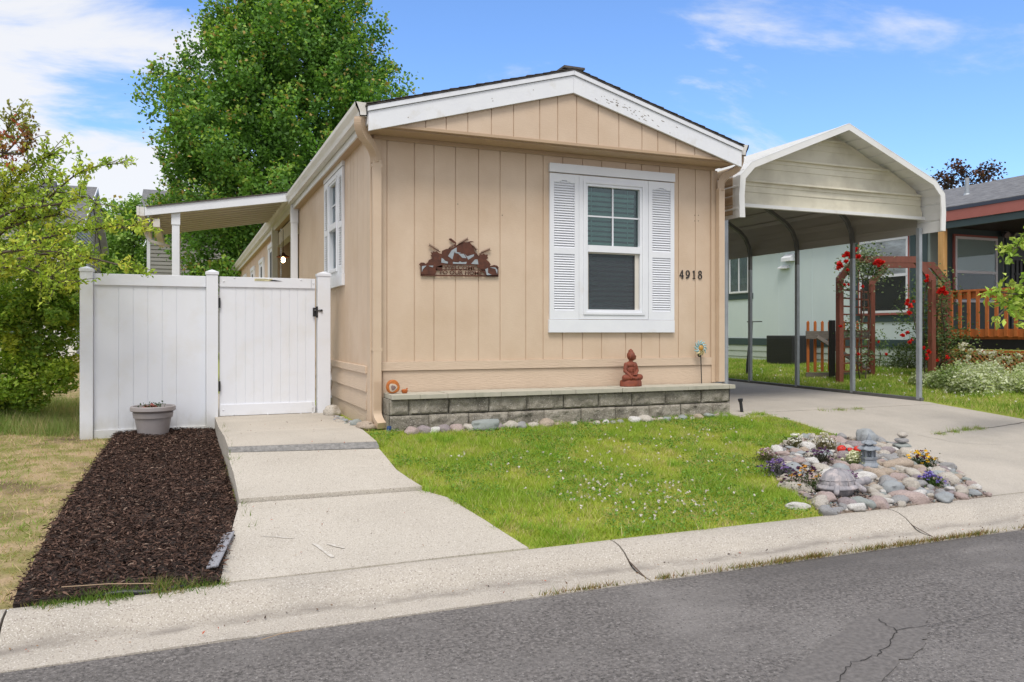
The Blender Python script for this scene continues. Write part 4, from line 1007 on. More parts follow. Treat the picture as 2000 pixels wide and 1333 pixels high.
# robe folds
for i in range(7):
    t = i / 6; m_.tube(spline([(.045, .04 * 0 - .035, .262 - .012 * i), (.0, -.052, .225 - .016 * i), (-.045, -.048, .185 - .010 * i)], 4), .0035, 6)
o = m_.build('figure', M['terracotta'], bd, local=True, recalc=False); remesh(o, .0038, 1)
# orange geode snail and tiny pot
gs = thing('orange_ornament', (.10, -.2, .853), 'round orange slice ornament with pale centre at left end of the capstones', 'ornament')
m_ = MB(); cz = .853 + .072
Mx = Matrix.Rotation(R(90), 4, 'X'); m_.lathe([(.03, -.028), (.062, -.026), (.072, -.012), (.073, .012), (.062, .026), (.03, .028)], (.09, -.20, cz), 28, Mx, wob=.03); m_.build('shell', mat('orange_glaze', (.55, .18, .03), .35, (.36, .10, .02), 25), gs, smooth=True)
m_ = MB(); m_.lathe([(.040, 0), (.043, .003), (.03, .006)], (.085, -.228, cz - .006), 14, Mx, wob=.12); m_.build('crystal_ring', mat('pale_crystal', (.62, .56, .46), .4, (.4, .28, .2), 90), gs, smooth=True)
m_ = MB(); m_.lathe([(.022, 0), (.026, .003), (.012, .006)], (.087, -.234, cz - .008), 9, Mx, wob=.15); m_.build('core', mat('mauve_core', (.20, .13, .12), .5), gs)
tp = MB(); tp.lathe([(.02, 0), (.032, .012), (.034, .035), (.022, .042), (.02, .03)], (.215, -.21, .853), 16); tp.capsule((.235, -.21, .885), (.243, -.21, .905), .01, .007)
tag(tp.build('small_snail_ornament', mat('burnt_orange', (.42, .11, .02), .5), smooth=True), 'tiny burnt orange snail ornament right of the round orange slice', 'ornament')

# sun stake
sx_, sz_ = on_y(1369, 680, -.12); sgd = thing('sun_stake', (sx_ + .02, -.10, .855), 'teal and gold metal sun ornament on a thin black stake', 'garden stake')
m_ = MB(); m_.tube([(sx_ + .035, -.085, .855), (sx_ + .012, -.10, sz_ - .09)], .006, 8); m_.ball((sx_ - .004, -.095, sz_ - .09), (.028, .02, .026)); m_.build('stake', M['black'], sgd)
gold = mat('brushed_gold', (.48, .40, .10), .35, (.55, .5, .3), 30, metal=.5); tealm = mat('teal_enamel', (.07, .36, .42), .35, (.4, .55, .58), 35)
for k in range(12):
    q = k * math.pi / 6; pts = []
    for i in range(5):
        rr = .04 + i * .016; aa = q + .22 * math.sin(i * 1.3); pts.append((sx_ + rr * math.cos(aa), -.115, sz_ + rr * math.sin(aa)))
    m_ = MB(); m_.tube(pts, [.0105, .010, .008, .0055, .002], 6); m_.build('ray', tealm if k % 12 not in (8, 9, 10) else gold, sgd, smooth='all')
m_ = MB()
for k in range(10):
    q = k * math.pi / 5 + .25; m_.tube([(sx_ + rr * math.cos(q - .5 * (rr - .04) * 8), -.108, sz_ + rr * math.sin(q - .5 * (rr - .04) * 8)) for rr in (.04, .06, .08, .095)], [.004, .0035, .003, .002], 5)
m_.build('wire_ray', gold, sgd)
m_ = MB(); m_.ball((sx_, -.125, sz_), (.034, .018, .034)); m_.build('centre', mat('amber_glass', (.42, .20, .03), .2, (.5, .28, .06), 15), sgd, smooth='all')

# ------------------------------------------------------------------ planter pot with flowers
pc = G(300, 856); PX, PY, PZ = pc[0], 1.42, gz(pc[0], 1.42) + .05
PX = on_y(299, 856, 1.42)[0]
pt = thing('planter_pot', (PX, PY, PZ), 'round taupe plastic planter pot holding a few pink flowers', 'planter')
m_ = MB(); m_.lathe([(.150, 0), (.155, .004), (.192, .205), (.205, .21), (.212, .265), (.200, .270), (.232, .285), (.238, .292), (.236, .330), (.228, .338), (.212, .338), (.205, .325), (.200, .27), (.19, .26)], (PX, PY, PZ), 48); m_.build('pot', M['pot'], pt, smooth=True)
m_ = MB(); m_.lathe([(.01, .300), (.1, .303), (.2, .295)], (PX, PY, PZ), 24); m_.build('potting_soil', M['soil'], pt)
n = 160; P = np.array([PX - .01, PY, PZ + .33]) + rng.normal(size=(n, 3)) * [.06, .05, .02]
poly_mesh('foliage', leaf_quads(P, .028, aspect=.7), 4, np.array([.05, .09, .04]) * rng.uniform(.7, 1.4, (n, 1)), M['leaf'], pt)
def bloom(name, c, r, cols, parent, n=26, material=None):
    P = np.array(c) + unit(rng.normal(size=(n, 3))) * r * rng.uniform(.3, .85, (n, 1)); d_ = unit(P - np.array(c) + [0, 0, r * .6])
    return poly_mesh(name, leaf_quads(P, r * 1.0, aspect=1.0, d=d_ + rng.normal(size=(n, 3)) * .3), 4, np.array(cols)[rng.integers(0, len(cols), n)], M['petal'], parent)
for px, py in ((286, 797), (291, 800), (297, 794), (302, 796), (281, 800), (305, 801), (294, 803)):
    x, zc = on_y(px, py, PY - .02); bloom('bloom', (x, PY - .02 + random.uniform(-.03, .03), zc + .01), .024, [(.62, .12, .15), (.72, .25, .27), (.66, .3, .26)], pt)

# ------------------------------------------------------------------ rocks
rock_meshes = {}
def rock_mesh(ck, v):
    if (ck, v) in rock_meshes: return rock_meshes[(ck, v)]
    bm = bmesh.new(); bmesh.ops.create_icosphere(bm, subdivisions=3, radius=1.0); s = random.uniform(0, 100)
    for p in bm.verts:
        n_ = p.co.normalized(); k = 1 + .30 * noise.noise(n_ * 1.1 + Vector((s, 0, 0))) + .14 * noise.noise(n_ * 2.6 + Vector((0, s, 0))) + .04 * noise.noise(n_ * 7 + Vector((s, s, 0)))
        p.co = n_ * k; 
        if v in (1, 3): p.co = Vector([round(c * 2.2) / 2.2 * .45 + c * .55 for c in p.co])
    me = bpy.data.meshes.new('rock'); bm.to_mesh(me); bm.free(); me.polygons.foreach_set("use_smooth", [True] * len(me.polygons)); me.materials.append(M['rock ' + ck]); rock_meshes[(ck, v)] = me; return me
def rock(x, y, z, r, ck, label, group=None, flat=.62, asp=1.3, rz=None, tilt=.25, v=None):
    o = bpy.data.objects.new('rock', rock_mesh(ck, random.randrange(7) if v is None else v)); COL.objects.link(o)
    o.location = (x, y, z); o.scale = (r * asp, r / math.sqrt(asp), r * flat); o.rotation_euler = (random.uniform(-tilt, tilt), random.uniform(-tilt, tilt), random.uniform(0, 6.28) if rz is None else rz)
    return tag(o, label, 'rock', group)
cks = list(ROCKC)
# special rocks of the rock garden (px, py of centre, radius m, colour, flat, aspect, label)
taken = []
def rg_rock(px, py, r, ck, flat, asp, label, rz=None, v=None, lift=.4):
    r *= .70
    x, y, z = G(px, py + r * 40); taken.append((x, y, r * max(1, asp) * .9)); return rock(x, y, z + r * flat * lift, r, ck, label, None, flat, asp, rz, .1, v)
rg_rock(1752, 912, .13, 'tan', .75, 1.75, 'large yellowish oblong rock right of the stone lantern', -.3)
rg_rock(1774, 896, .145, 'cream', .95, 1.1, 'rough whitish grey boulder beside the yellow pansies', v=3)
rg_rock(1692, 866, .145, 'blue grey', 1.05, 1.05, 'upright blue grey boulder behind the stone lantern', v=1, lift=.7)
rg_rock(1576, 877, .11, 'white', .85, 1.25, 'pale whitish rock at the back left of the rock garden', v=3)
rg_rock(1732, 898, .12, 'grey', .6, 1.6, 'long pale grey rock between lantern and whitish boulder')
rg_rock(1642, 922, .11, 'blue grey', .85, 1.1, 'light blue grey round rock left of the lantern base')
rg_rock(1554, 956, .10, 'cream', .75, 2.0, 'long cream rock left of the turtle at the grass edge', -.9)
rg_rock(1741, 959, .13, 'blue grey', .8, 1.1, 'pale blue wedge shaped rock right of the turtle', v=3)
rg_rock(1777, 977, .13, 'pink', .7, 1.5, 'large salmon pink rock resting against the kerb')
rg_rock(1852, 942, .12, 'cream', .85, 1.15, 'round cream rock at the right end of the rock garden')
rg_rock(1834, 932, .12, 'blue grey', .6, 1.4, 'dark blue grey rock behind the blue flowers')
rg_rock(1601, 985, .10, 'cream', .8, 1.2, 'squarish cream rock in front of the turtle')
rg_rock(1657, 988, .11, 'mauve', .75, 1.2, 'mauve rock at the kerb below the turtle')
rg_rock(1686, 989, .11, 'green grey', .75, 1.15, 'green grey rock at the kerb right of the mauve one')
rg_rock(1716, 987, .12, 'pink', .7, 1.2, 'pink rock at the kerb between green grey and salmon ones')
rg_rock(1636, 998, .08, 'grey', .5, 1.7, 'flat pale grey rock touching the kerb at the front', .3)
rg_rock(1560, 992, .09, 'white', .6, 1.7, 'chalky white rock in the grass at the front left', -.4, 3)
TU = G(1636, 968); LA = G(1697, 918); 
taken += [(TU[0] + .20, TU[1] - .06, .08), (TU[0], TU[1], .235), (LA[0], LA[1], .10)]
plants = {'dark purple and yellow pansies growing left of the turtle': (1575, 950, .16, [(.07, .02, .06), (.07, .02, .06), (.62, .30, .05)], (.06, .09, .03), 60),
 'yellow and maroon pansies growing by the driveway edge': (1798, 907, .13, [(.80, .48, .02), (.80, .48, .02), (.10, .02, .04)], (.03, .06, .02), 46),
 'violet flowers at the left edge of the rock garden': (1519, 922, .11, [(.16, .10, .30), (.22, .14, .34)], (.10, .10, .10), 60),
 'violet blue flowers near the right side of the rock garden': (1820, 944, .09, [(.14, .10, .40), (.2, .15, .5)], (.07, .12, .03), 36),
 'white candytuft flowers at the back left of the rock garden': (1556, 868, .10, [(.75, .73, .70)], (.13, .12, .06), 40),
 'white flowers with brownish stems at the back of the garden': (1610, 872, .12, [(.72, .70, .66), (.55, .5, .4)], (.15, .13, .06), 50),
 'low whitish flower cushion in front of the lantern stones': (1670, 905, .10, [(.70, .70, .52)], (.25, .30, .12), 80),
 'dark purple leaved sprig behind the pansies': (1603, 898, .12, [(.14, .07, .16)], (.05, .05, .035), 30),
 'small purple sprig right of the turtle shell': (1660, 938, .07, [(.25, .13, .27)], (.07, .06, .04), 26),
 'small white and mauve flowers at the far left tip': (1497, 897, .10, [(.6, .52, .52), (.35, .2, .25)], (.12, .12, .06), 36)}
def flower_plant(label, px, py, r, fc, lc, nf):
    x, y, z = G(px, py + 8); taken.append((x, y, r * .7)); t = thing('flowering_plant', (x, y, z), label, 'flowers')
    n = 420; P = rng.normal(size=(n, 3)) * [r * .5, r * .5, r * .38]; P[:, 2] = np.abs(P[:, 2]) + .02; P += [x, y, z]
    poly_mesh('foliage', leaf_quads(P, .028, aspect=.4, up=.2, d=unit(rng.normal(size=(n, 3)) + [0, 0, 1.2])), 4, np.array(lc) * rng.uniform(.6, 1.5, (n, 1)), M['leaf'], t)
    Q = rng.normal(size=(nf, 3)) * [r * .52, r * .52, 0]; Q[:, 2] = r * .95 * np.exp(-(Q[:, 0]**2 + Q[:, 1]**2) / (r * r)) + .03 + rng.uniform(-.02, .03, nf); Q += [x, y, z]
    VV = []; CC_ = []
    for q in Q:
        c_ = np.array(fc[rng.integers(0, len(fc))]); a = rng.uniform(0, 6.28)
        for k in range(4):
            aa = a + k * 1.57; dd = np.array([math.cos(aa), math.sin(aa), .5]); VV.append(q + dd * .009); CC_.append(c_)
    VV = np.array(VV); poly_mesh('flowers', leaf_quads(VV, .022, aspect=.9), 4, np.array(CC_) * rng.uniform(.8, 1.2, (len(VV), 1)), M['petal'], t)
for lb, (px, py, r, fc, lc, nf) in plants.items(): flower_plant(lb, px, py, r, fc, lc, nf)
LB = [G(1644, 892), G(1660, 893), G(1675, 892)]
for p, r in zip(LB, (.075, .055, .065)): taken.append((p[0], p[1], r))
SK = G(1761, 882); taken.append((SK[0], SK[1], .10))
sheet('rock_garden_bed', RG, .014, M['gravel'], .04, .2, .01)
n = 9000; xy = sample(RG, n); P = np.concatenate([xy, (gzv(xy) + .018)[:, None]], 1)
cc = np.array([ROCKC[k][0] for k in cks])[rng.integers(0, len(cks), n)]
tag(poly_mesh('gravel', leaf_quads(P, rng.uniform(.012, .035, n), up=.8, aspect=.9), 4, cc * rng.uniform(.4, 1.0, (n, 1)), M['chipm']), 'small gravel and grit between the river rocks', 'gravel', kind='stuff')
placed = []; tries = 0
cand = sample(RG, 16000)
sizes = [.070] * 34 + [.050] * 100 + [.032] * 150
si = 0
for x, y in cand:
    if si >= len(sizes): break
    r = sizes[si] * random.uniform(.85, 1.2); tries += 1
    if any((x - a)**2 + (y - b)**2 < (max(c * .82 + r * .62, 0))**2 for a, b, c in taken) or any((x - a)**2 + (y - b)**2 < ((c + r) * .72)**2 for a, b, c in placed):
        if tries > 60: si += 1; tries = 0
        continue
    placed.append((x, y, r)); tries = 0; si += 1
    ck = random.choices(cks, weights=[17, 26, 18, 10, 8, 8, 12, 6])[0]
    rock(x, y, gz(x, y) + r * .30 + .012, r, ck, 'smooth %s river rock lying loose in the rock garden' % ck, '%s river rocks in the rock garden' % ck, random.uniform(.55, .8), random.uniform(1.05, 1.55))
print('rocks', len(placed))
# rocks along the block wall
wr = [(804, .085, 'pink'), (828, .085, 'mauve'), (849, .075, 'white'), (868, .085, 'mauve'), (893, .095, 'pink'), (917, .085, 'cream'), (947, .16, 'green grey'), (975, .075, 'mauve'), (996, .095, 'cream'), (1018, .08, 'grey'), (1042, .072, 'cream'), (1066, .10, 'tan'), (1090, .05, 'tan'), (1120, .05, 'cream'),
      (1165, .05, 'cream'), (1183, .055, 'white'), (1198, .045, 'grey'), (1212, .05, 'grey'), (1240, .085, 'white'), (1261, .095, 'cream'), (1277, .05, 'tan'), (1289, .055, 'cream'), (1301, .06, 'green grey'), (1320, .045, 'cream'), (1333, .065, 'green grey'), (1352, .04, 'cream'), (1365, .07, 'tan'), (1385, .075, 'green grey'), (1400, .06, 'pink'), (1415, .06, 'mauve')]
for px, r, ck in wr:
    y = -.46 - random.uniform(0, .03) - r * .15; x = on_y(px, 830, y)[0]
    if r == .16: rock(x, y, gz(x, y) + .05, .105, ck, 'large greenish blue rock in the row at the foot of the block wall', None, .7, 1.6, 0, .1, 3)
    else: rock(x, y, gz(x, y) + r * .30, r * .82, ck, 'small %s rock in the row at the foot of the block wall' % ck, '%s rocks along the block wall' % ck, .72, 1.15, 0 + random.uniform(-.4, .4))
# by the side wall
def srock(px, py, r, ck, label, flat=.7, asp=1.2, grp=None, v=None):
    x, y, z = G(px, py); rock(x, y, z + r * flat * .5, r, ck, label, grp, flat, asp, None, .15, v)
srock(648, 812, .105, 'cream', 'knobbly brown and cream boulder beside the gate post', .85, 1.05, v=3)
srock(695, 834, .07, 'green grey', 'pale greenish stone at the house corner by the walkway', .8)
srock(716, 838, .13, 'tan', 'flat orange tan rock under the left downspout', .45, 1.4, v=3)
for i in range(22):
    px = random.uniform(655, 695); py = 818 + (px - 655) * .35 + random.uniform(-3, 6)
    ck = random.choice(cks); srock(px, py, random.uniform(.022, .04), ck, 'small %s pebble between walkway and tan side wall' % ck, .7, 1.2, '%s pebbles beside the side wall' % ck)
# cairn
kz = SK[2] + .02; k_ = thing('stacked_stones', (SK[0], SK[1], kz), 'little stack of three flat grey stones at the driveway edge', 'stone stack')
for i, (r, f, c_) in enumerate(((.085, .42, 'green grey'), (.062, .45, 'grey'), (.048, .62, 'cream'))):
    kz += r * f; o = bpy.data.objects.new('stone', rock_mesh(c_, 0)); COL.objects.link(o); o.parent = k_; o.location = (0.006 * i, 0, kz - k_.location.z); o.scale = (r * 1.1, r, r * f); kz += r * f * .9
# lady birds
for i, ((x, y, z), r, lb) in enumerate(zip(LB, (.046, .032, .040), ('red ladybird painted stone, leftmost of the three', 'red ladybird painted stone, smallest and in the middle', 'red ladybird painted stone touching the stone lantern'))):
    t = thing('ladybird_stone', (x, y, z + .05), lb, 'ornament', 'red ladybird stones')
    m_ = MB(); m_.ball((x, y, z + .05 + r * .5), (r * 1.1, r * .95, r * .85)); m_.build('shell', M['red_gloss'], t, smooth='all')
    m_ = MB(); m_.ball((x + r * .45, y - r * .62, z + .05 + r * .35), (r * .5, r * .42, r * .5)); m_.build('head', M['black'], t, smooth='all')
    m_ = MB()
    for a, b in ((-.5, .55), (.1, .75), (-.1, .1), (-.65, .0)): m_.ball((x + r * a, y - r * .72 * math.sqrt(max(.05, 1 - a * a - (b - .2)**2)), z + .05 + r * (.5 + b * .7)), r * .17, 8, 6)
    m_.build('spot', M['black'], t)
# stone lantern (pagoda)
lx, ly, lz = LA[0], LA[1], LA[2] + .03
ln = thing('stone_lantern', (lx, ly, lz), 'small blue grey pagoda garden lantern standing in the rock garden', 'garden lantern')
def poly_lathe(mb, prof, n, rot=0, c=(0, 0, 0), flare=0):
    vs = []
    for (r, z) in prof:
        for j in range(n * 4):
            a = 2 * math.pi * j / (n * 4) + rot; k = (j % 4) / 4; corner = abs(k - 0) if k <= .5 else 1 - k
            rr = r * math.cos(math.pi / n) / math.cos(((2 * math.pi * j / (n * 4)) % (2 * math.pi / n)) - math.pi / n); e = 1 - corner * 2
            vs.append((c[0] + rr * math.cos(a), c[1] + rr * math.sin(a), c[2] + z + flare * e * e * (r > prof[-1][0] * 1.5)))
    m = n * 4; k = len(prof)
    mb.add(vs, [(i * m + j, i * m + (j + 1) % m, (i + 1) * m + (j + 1) % m, (i + 1) * m + j) for i in range(k - 1) for j in range(m)] + [tuple(range(m - 1, -1, -1)), tuple((k - 1) * m + j for j in range(m))])
C0 = (lx, ly, lz)
m_ = MB(); poly_lathe(m_, [(.145, -.05), (.145, .02), (.125, .045), (.105, .06), (.095, .10), (.108, .105), (.112, .135), (.085, .142)], 6, .3, C0); m_.build('pedestal', M['lantern'], ln)
m_ = MB()
for k in range(6):
    a = k * math.pi / 3 + .3; m_.box(-.014, .014, -.012, .012, .14, .235, Matrix.Translation(C0) @ Matrix.Rotation(a, 4, 'Z') @ Matrix.Translation((.074, 0, 0)))
m_.lathe([(.018, .14), (.016, .235)], C0, 10); m_.build('pillar', M['lantern'], ln)
m_ = MB(); poly_lathe(m_, [(.080, .232), (.155, .236), (.150, .25), (.10, .27), (.062, .30)], 6, .3, C0, .018); m_.build('roof', M['lantern'], ln)
m_ = MB(); poly_lathe(m_, [(.058, .298), (.060, .312), (.105, .316), (.10, .328), (.06, .35), (.035, .375)], 6, .3, C0, .014); m_.build('roof', M['lantern'], ln)
m_ = MB(); m_.lathe([(.036, .37), (.030, .385), (.034, .39), (.026, .40), (.028, .405), (.019, .418), (.021, .422), (.012, .435), (.013, .44), (.002, .465)], C0, 16); m_.build('finial', M['lantern'], ln)
for o_ in [ln]:
    o_.scale = (.66, .66, .66)
# turtle
tx, ty, tz = TU[0], TU[1], TU[2] + .045
tu = thing('turtle_statue', (tx, ty, tz), 'weathered grey stone turtle statue with domed shell in the rock garden', 'statue')
m_ = MB(); m_.ball((tx, ty, tz + .06), (.225, .165, .165), 40, 26)
for (r1, z1) in ((.232, .055), (.215, .115), (.165, .165), (.095, .205)): m_.add([(tx + r1 * math.cos(a), ty + r1 * .74 * math.sin(a), tz + z1 + b) for a in [2 * math.pi * i / 40 for i in range(40)] for b in (-.006, .006)] + [(tx + (r1 + .006) * math.cos(a), ty + (r1 + .006) * .74 * math.sin(a), tz + z1) for a in [2 * math.pi * i / 40 for i in range(40)]], [(2 * i, 2 * ((i + 1) % 40), 80 + (i + 1) % 40, 80 + i) for i in range(40)] + [(2 * i + 1, 80 + i, 80 + (i + 1) % 40, 2 * ((i + 1) % 40) + 1) for i in range(40)] + [(2 * i, 2 * i + 1, 2 * ((i + 1) % 40) + 1, 2 * ((i + 1) % 40)) for i in range(40)])
for k in range(12):
    a = k * math.pi / 6; m_.tube([(tx + rr * math.cos(a), ty + rr * .74 * math.sin(a), tz + zz_) for rr, zz_ in ((.233, .06), (.214, .12), (.165, .172), (.095, .212), (.03, .224))], .005, 6)
m_.lathe([(.20, .035), (.245, .022), (.272, .030), (.262, .046), (.225, .066)], (tx, ty, tz), 40, Matrix.Diagonal((1, .76, 1, 1)), wob=.02)
o = m_.build('shell', M['turtle'], tu, recalc=False, smooth='all')
m_ = MB(); m_.ball((tx, ty, tz + .045), (.20, .145, .05)); m_.capsule((tx + .20, ty - .06, tz + .06), (tx + .31, ty - .09, tz + .085), .046, .040); m_.ball((tx + .335, ty - .10, tz + .09), (.062, .048, .044))
for (dx, dy) in ((.19, -.155), (-.17, -.155), (.15, .12), (-.14, .12)): m_.capsule((tx + dx * .8, ty + dy * .8, tz + .05), (tx + dx * 1.15, ty + dy * 1.15, tz + .012), .04, .03)
m_.capsule((tx - .2, ty, tz + .04), (tx - .26, ty, tz + .025), .018, .008); o = m_.build('body', M['turtle'], tu, recalc=False); remesh(o, .006, 2)

tu.scale = (.70, .70, .78)
# black stake light + blue hose end
hx, hy, hz = G(1450, 806)
sl = thing('stake_light', (hx, hy, hz), 'short black garden stake light beside the right end of the block wall', 'garden light')
m_ = MB(); m_.tube([(hx, hy, hz - .05), (hx - .03, hy, hz + .15)], [.022, .02], 12); m_.build('stem', M['black_plastic'], sl, smooth=True)
m_ = MB(); m_.tube([(hx - .028, hy, hz + .145), (hx - .034, hy, hz + .18)], [.03, .033], 14); m_.build('head', M['black_plastic'], sl, smooth=True)
hx, hy = .0, -.42; hz = gz(0.0, -.42)
m_ = MB(); m_.tube([(hx - .02, hy, hz - .02), (hx, hy + .01, hz + .05)], [.02, .022], 12); m_.tube([(hx, hy + .01, hz + .05), (hx + .003, hy + .01, hz + .075)], [.026, .02], 10)
tag(m_.build('sprinkler_head', mat('blue_black_plastic', (.015, .05, .16), .4)), 'small blue topped sprinkler head by the left end of the block wall', 'sprinkler')

# ------------------------------------------------------------------ carport
cpt = thing('carport', (6.54, 3.5, .45), 'white metal carport with rounded eaves and open galvanised frame over the driveway', 'carport')
CPX = (4.76, 8.33); CM = 6.545; YF, YB = -.03, 7.0
raw = [on_y(px, py, YF) for px, py in ((1843, 452), (1844, 414), (1842, 380), (1825, 354), (1655, 243))]
half = [(p[0] - CM, p[1]) for p in raw]; half[-1] = (0, raw[-1][1])
prof = [(CM - a, b) for a, b in half] + [(CM + a, b) for a, b in half[-2::-1]]
def offp(prof, d):
    o = []
    for i, p in enumerate(prof):
        a = Vector(prof[max(i - 1, 0)]); b = Vector(prof[min(i + 1, len(prof) - 1)]); 
        d0 = (Vector(p) - a).normalized() if i else (b - Vector(p)).normalized(); d1 = (b - Vector(p)).normalized() if i < len(prof) - 1 else d0
        t = (d0 + d1).normalized(); n_ = Vector((t.y, -t.x)); m = 1 / max(.5, t.dot(d1)); o.append((p[0] + n_.x * d * m, p[1] + n_.y * d * m))
    return o
# ribs along the length: dense profile
def ribbed(pr, pitch=.24, h=.014):
    out = []
    for a, b in zip(pr[:-1], pr[1:]):
        a, b = Vector(a), Vector(b); L = (b - a).length; t = (b - a) / L; n_ = Vector((-t.y, t.x)); out.append(tuple(a)); s = pitch * .5
        while s + .03 < L:
            out += [tuple(a + t * (s - .022)), tuple(a + t * (s - .010) + n_ * h), tuple(a + t * (s + .010) + n_ * h), tuple(a + t * (s + .022))]; s += pitch
    out.append(pr[-1]); return out
rp = ribbed(prof); ru = offp(rp, .008)
def shell_(mb, A, B, y0, y1):
    k = len(A); mb.add([(p[0], y0, p[1]) for p in A] + [(p[0], y1, p[1]) for p in A] + [(p[0], y0, p[1]) for p in B] + [(p[0], y1, p[1]) for p in B],
      [(i, i + 1, k + i + 1, k + i) for i in range(k - 1)] + [(2 * k + i, 3 * k + i, 3 * k + i + 1, 2 * k + i + 1) for i in range(k - 1)] + [(i, 2 * k + i, 2 * k + i + 1, i + 1) for i in range(k - 1)] + [(k + i, k + i + 1, 3 * k + i + 1, 3 * k + i) for i in range(k - 1)])
m_ = MB(); shell_(m_, rp, ru, YF, YB); m_.build('roof', M['cp_white'], cpt, recalc=True)
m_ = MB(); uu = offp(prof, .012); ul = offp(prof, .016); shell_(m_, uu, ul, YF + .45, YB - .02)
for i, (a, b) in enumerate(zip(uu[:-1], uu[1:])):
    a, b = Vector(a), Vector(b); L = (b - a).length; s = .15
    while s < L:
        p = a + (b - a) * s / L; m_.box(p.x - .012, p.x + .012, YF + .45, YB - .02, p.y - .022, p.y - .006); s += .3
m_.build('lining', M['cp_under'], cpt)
m_ = MB(); m_.sweep([(p[0], YF - .012, p[1]) for p in offp(prof, .035)], .022, .085, (0, 1, 0)); m_.sweep([(p[0], YF + .02, p[1]) for p in offp(prof, -.006)], .09, .008, (0, 1, 0)); m_.build('edge_trim', M['cp_white'], cpt)
# stained panel on the left side
m_ = MB(); xl = prof[0][0] - .008
for i in range(5): z0 = prof[0][1] + .05 + i * .125; m_.prism([(xl, z0), (xl - .008, z0 + .02), (xl - .008, z0 + .10), (xl, z0 + .12)], YF + .12, YB, 'y')
m_.build('side_panel', M['cp_rust'], cpt)
# gable panel at the front posts
inner = offp(prof, .03); GZ0 = 3.235
def zin(x):
    for a, b in zip(inner[:-1], inner[1:]):
        if a[0] <= x <= b[0]: return lerp(a[1], b[1], (x - a[0]) / (b[0] - a[0] + 1e-9))
    return GZ0
gl_, gr_ = CPX[0] - .02, CPX[1] + .10
def halfw(z):   # inner half width at height z
    best = 0
    for k in range(60):
        x = CM + 1.95 * k / 60
        if zin(x) >= z: best = 1.95 * k / 60
    return min(best, gr_ - CM)
m_ = MB(); z = GZ0; k = 0
while z < inner[len(inner) // 2][1] - .02:
    z2 = min(z + .0825, inner[len(inner) // 2][1]); h0, h1 = halfw(z + .001), halfw(z2 - .001); k += 1
    prot = .020 if k % 4 == 0 else .009 * (k % 2)
    m_.prism([(CM - h0, z), (CM + h0, z), (CM + h1, z2 - .004 * (k % 4 == 0)), (CM - h1, z2 - .004 * (k % 4 == 0))], .325 - prot, .335, 'y')
    if k % 4 == 0: m_.prism([(.312, z2 - .034), (.262, z2 - .034), (.272, z2 - .004), (.312, z2 + .006)], CM - h1, CM + h1, 'x')
    z = z2
m_.build('gable_panel', M['cp_cream'], cpt)
m_ = MB(); m_.box(CPX[0] - .03, gr_ + .005, .285, .345, GZ0 - .045, GZ0); m_.build('gable_trim', M['cp_white'], cpt)
ys_ = [.34 + 1.29 * i for i in range(6)]
ar = offp(prof, .045)
for y in ys_:
    for s, x in ((0, CPX[0]), (1, CPX[1])):
        zb = gz(x, y) + .03
        m_ = MB(); m_.box(x - .03, x + .03, y - .03, y + .03, zb, 2.72 + .35 * (y < .5)); 
        for q in (-.016, .016): m_.box(x + q - .003, x + q + .003, y - .0335, y - .03, zb, 2.7)
        m_.build('post', M['galv'], cpt, bevel=.003)
    path = [(CPX[0], y, 2.65), (CPX[0], y, 2.95), (CPX[0] + .03, y, 3.15), (CPX[0] + .12, y, 3.33), (CPX[0] + .26, y, 3.46)]
    cz = zin(CM) - .05; path += [(CM, y, cz)] + [(2 * CM - p[0] + 0, p[1], p[2]) for p in path[::-1]]
    if y > .5:
        m_ = MB(); m_.sweep(path, .058, .058, (0, 1, 0)); m_.build('roof_bow', M['galv_dark'], cpt)
for x in CPX:
    m_ = MB(); za, zb = gz(x, .3), gz(x, 7); m_.bar((x, .28, za + .035), (x, 7, zb + .045), .058, .05, (1, 0, 0)); m_.build('base_rail', M['galv_dark'], cpt, bevel=.003)

# ------------------------------------------------------------------ teal neighbour house
TX = 12.6
th = thing('teal_house', (TX, 3.78, .7), 'pale teal manufactured house with dark trim and red fascia behind the carport', 'house')
m_ = MB(); m_.box(TX, TX + 7, 3.78, 16.0, 1.33, 4.1)
for yy in (5.9, 7.1, 8.3, 9.3, 11.2, 12.8): m_.box(TX - .004, TX, yy, yy + .012, 1.33, 4.1)
m_.build('wall', M['teal'], th)
m_ = MB(); zt = 1.14
for i in range(4): m_.prism([(TX - .004, zt), (TX - .018, zt - .155), (TX + .03, zt - .155), (TX + .03, zt)], 3.8, 16, 'y'); zt -= .157
m_.build('skirting', mat('pale_green_skirting', (.46, .52, .48), .6, (.42, .48, .44), 3), th)
m_ = MB(); m_.box(TX - .02, TX - .002, 3.8, 16, 1.14, 1.33); m_.box(TX - .02, TX - .005, 3.76, 4.02, 1.33, 4.1); m_.box(TX - .022, TX - .005, 4.05, 5.75, 1.73, 1.92); m_.box(TX - .022, TX - .005, 5.6, 5.82, 1.92, 3.7); m_.box(TX - .022, TX - .005, 4.05, 4.18, 1.92, 3.7); m_.box(TX - .022, TX - .005, 4.05, 5.82, 3.6, 3.8)
m_.box(TX - .022, TX - .005, 9.32, 10.5, 2.42, 2.58); m_.box(TX - .022, TX - .005, 10.32, 10.5, 2.58, 3.75)
m_.build('trim', M['teal_dark'], th)
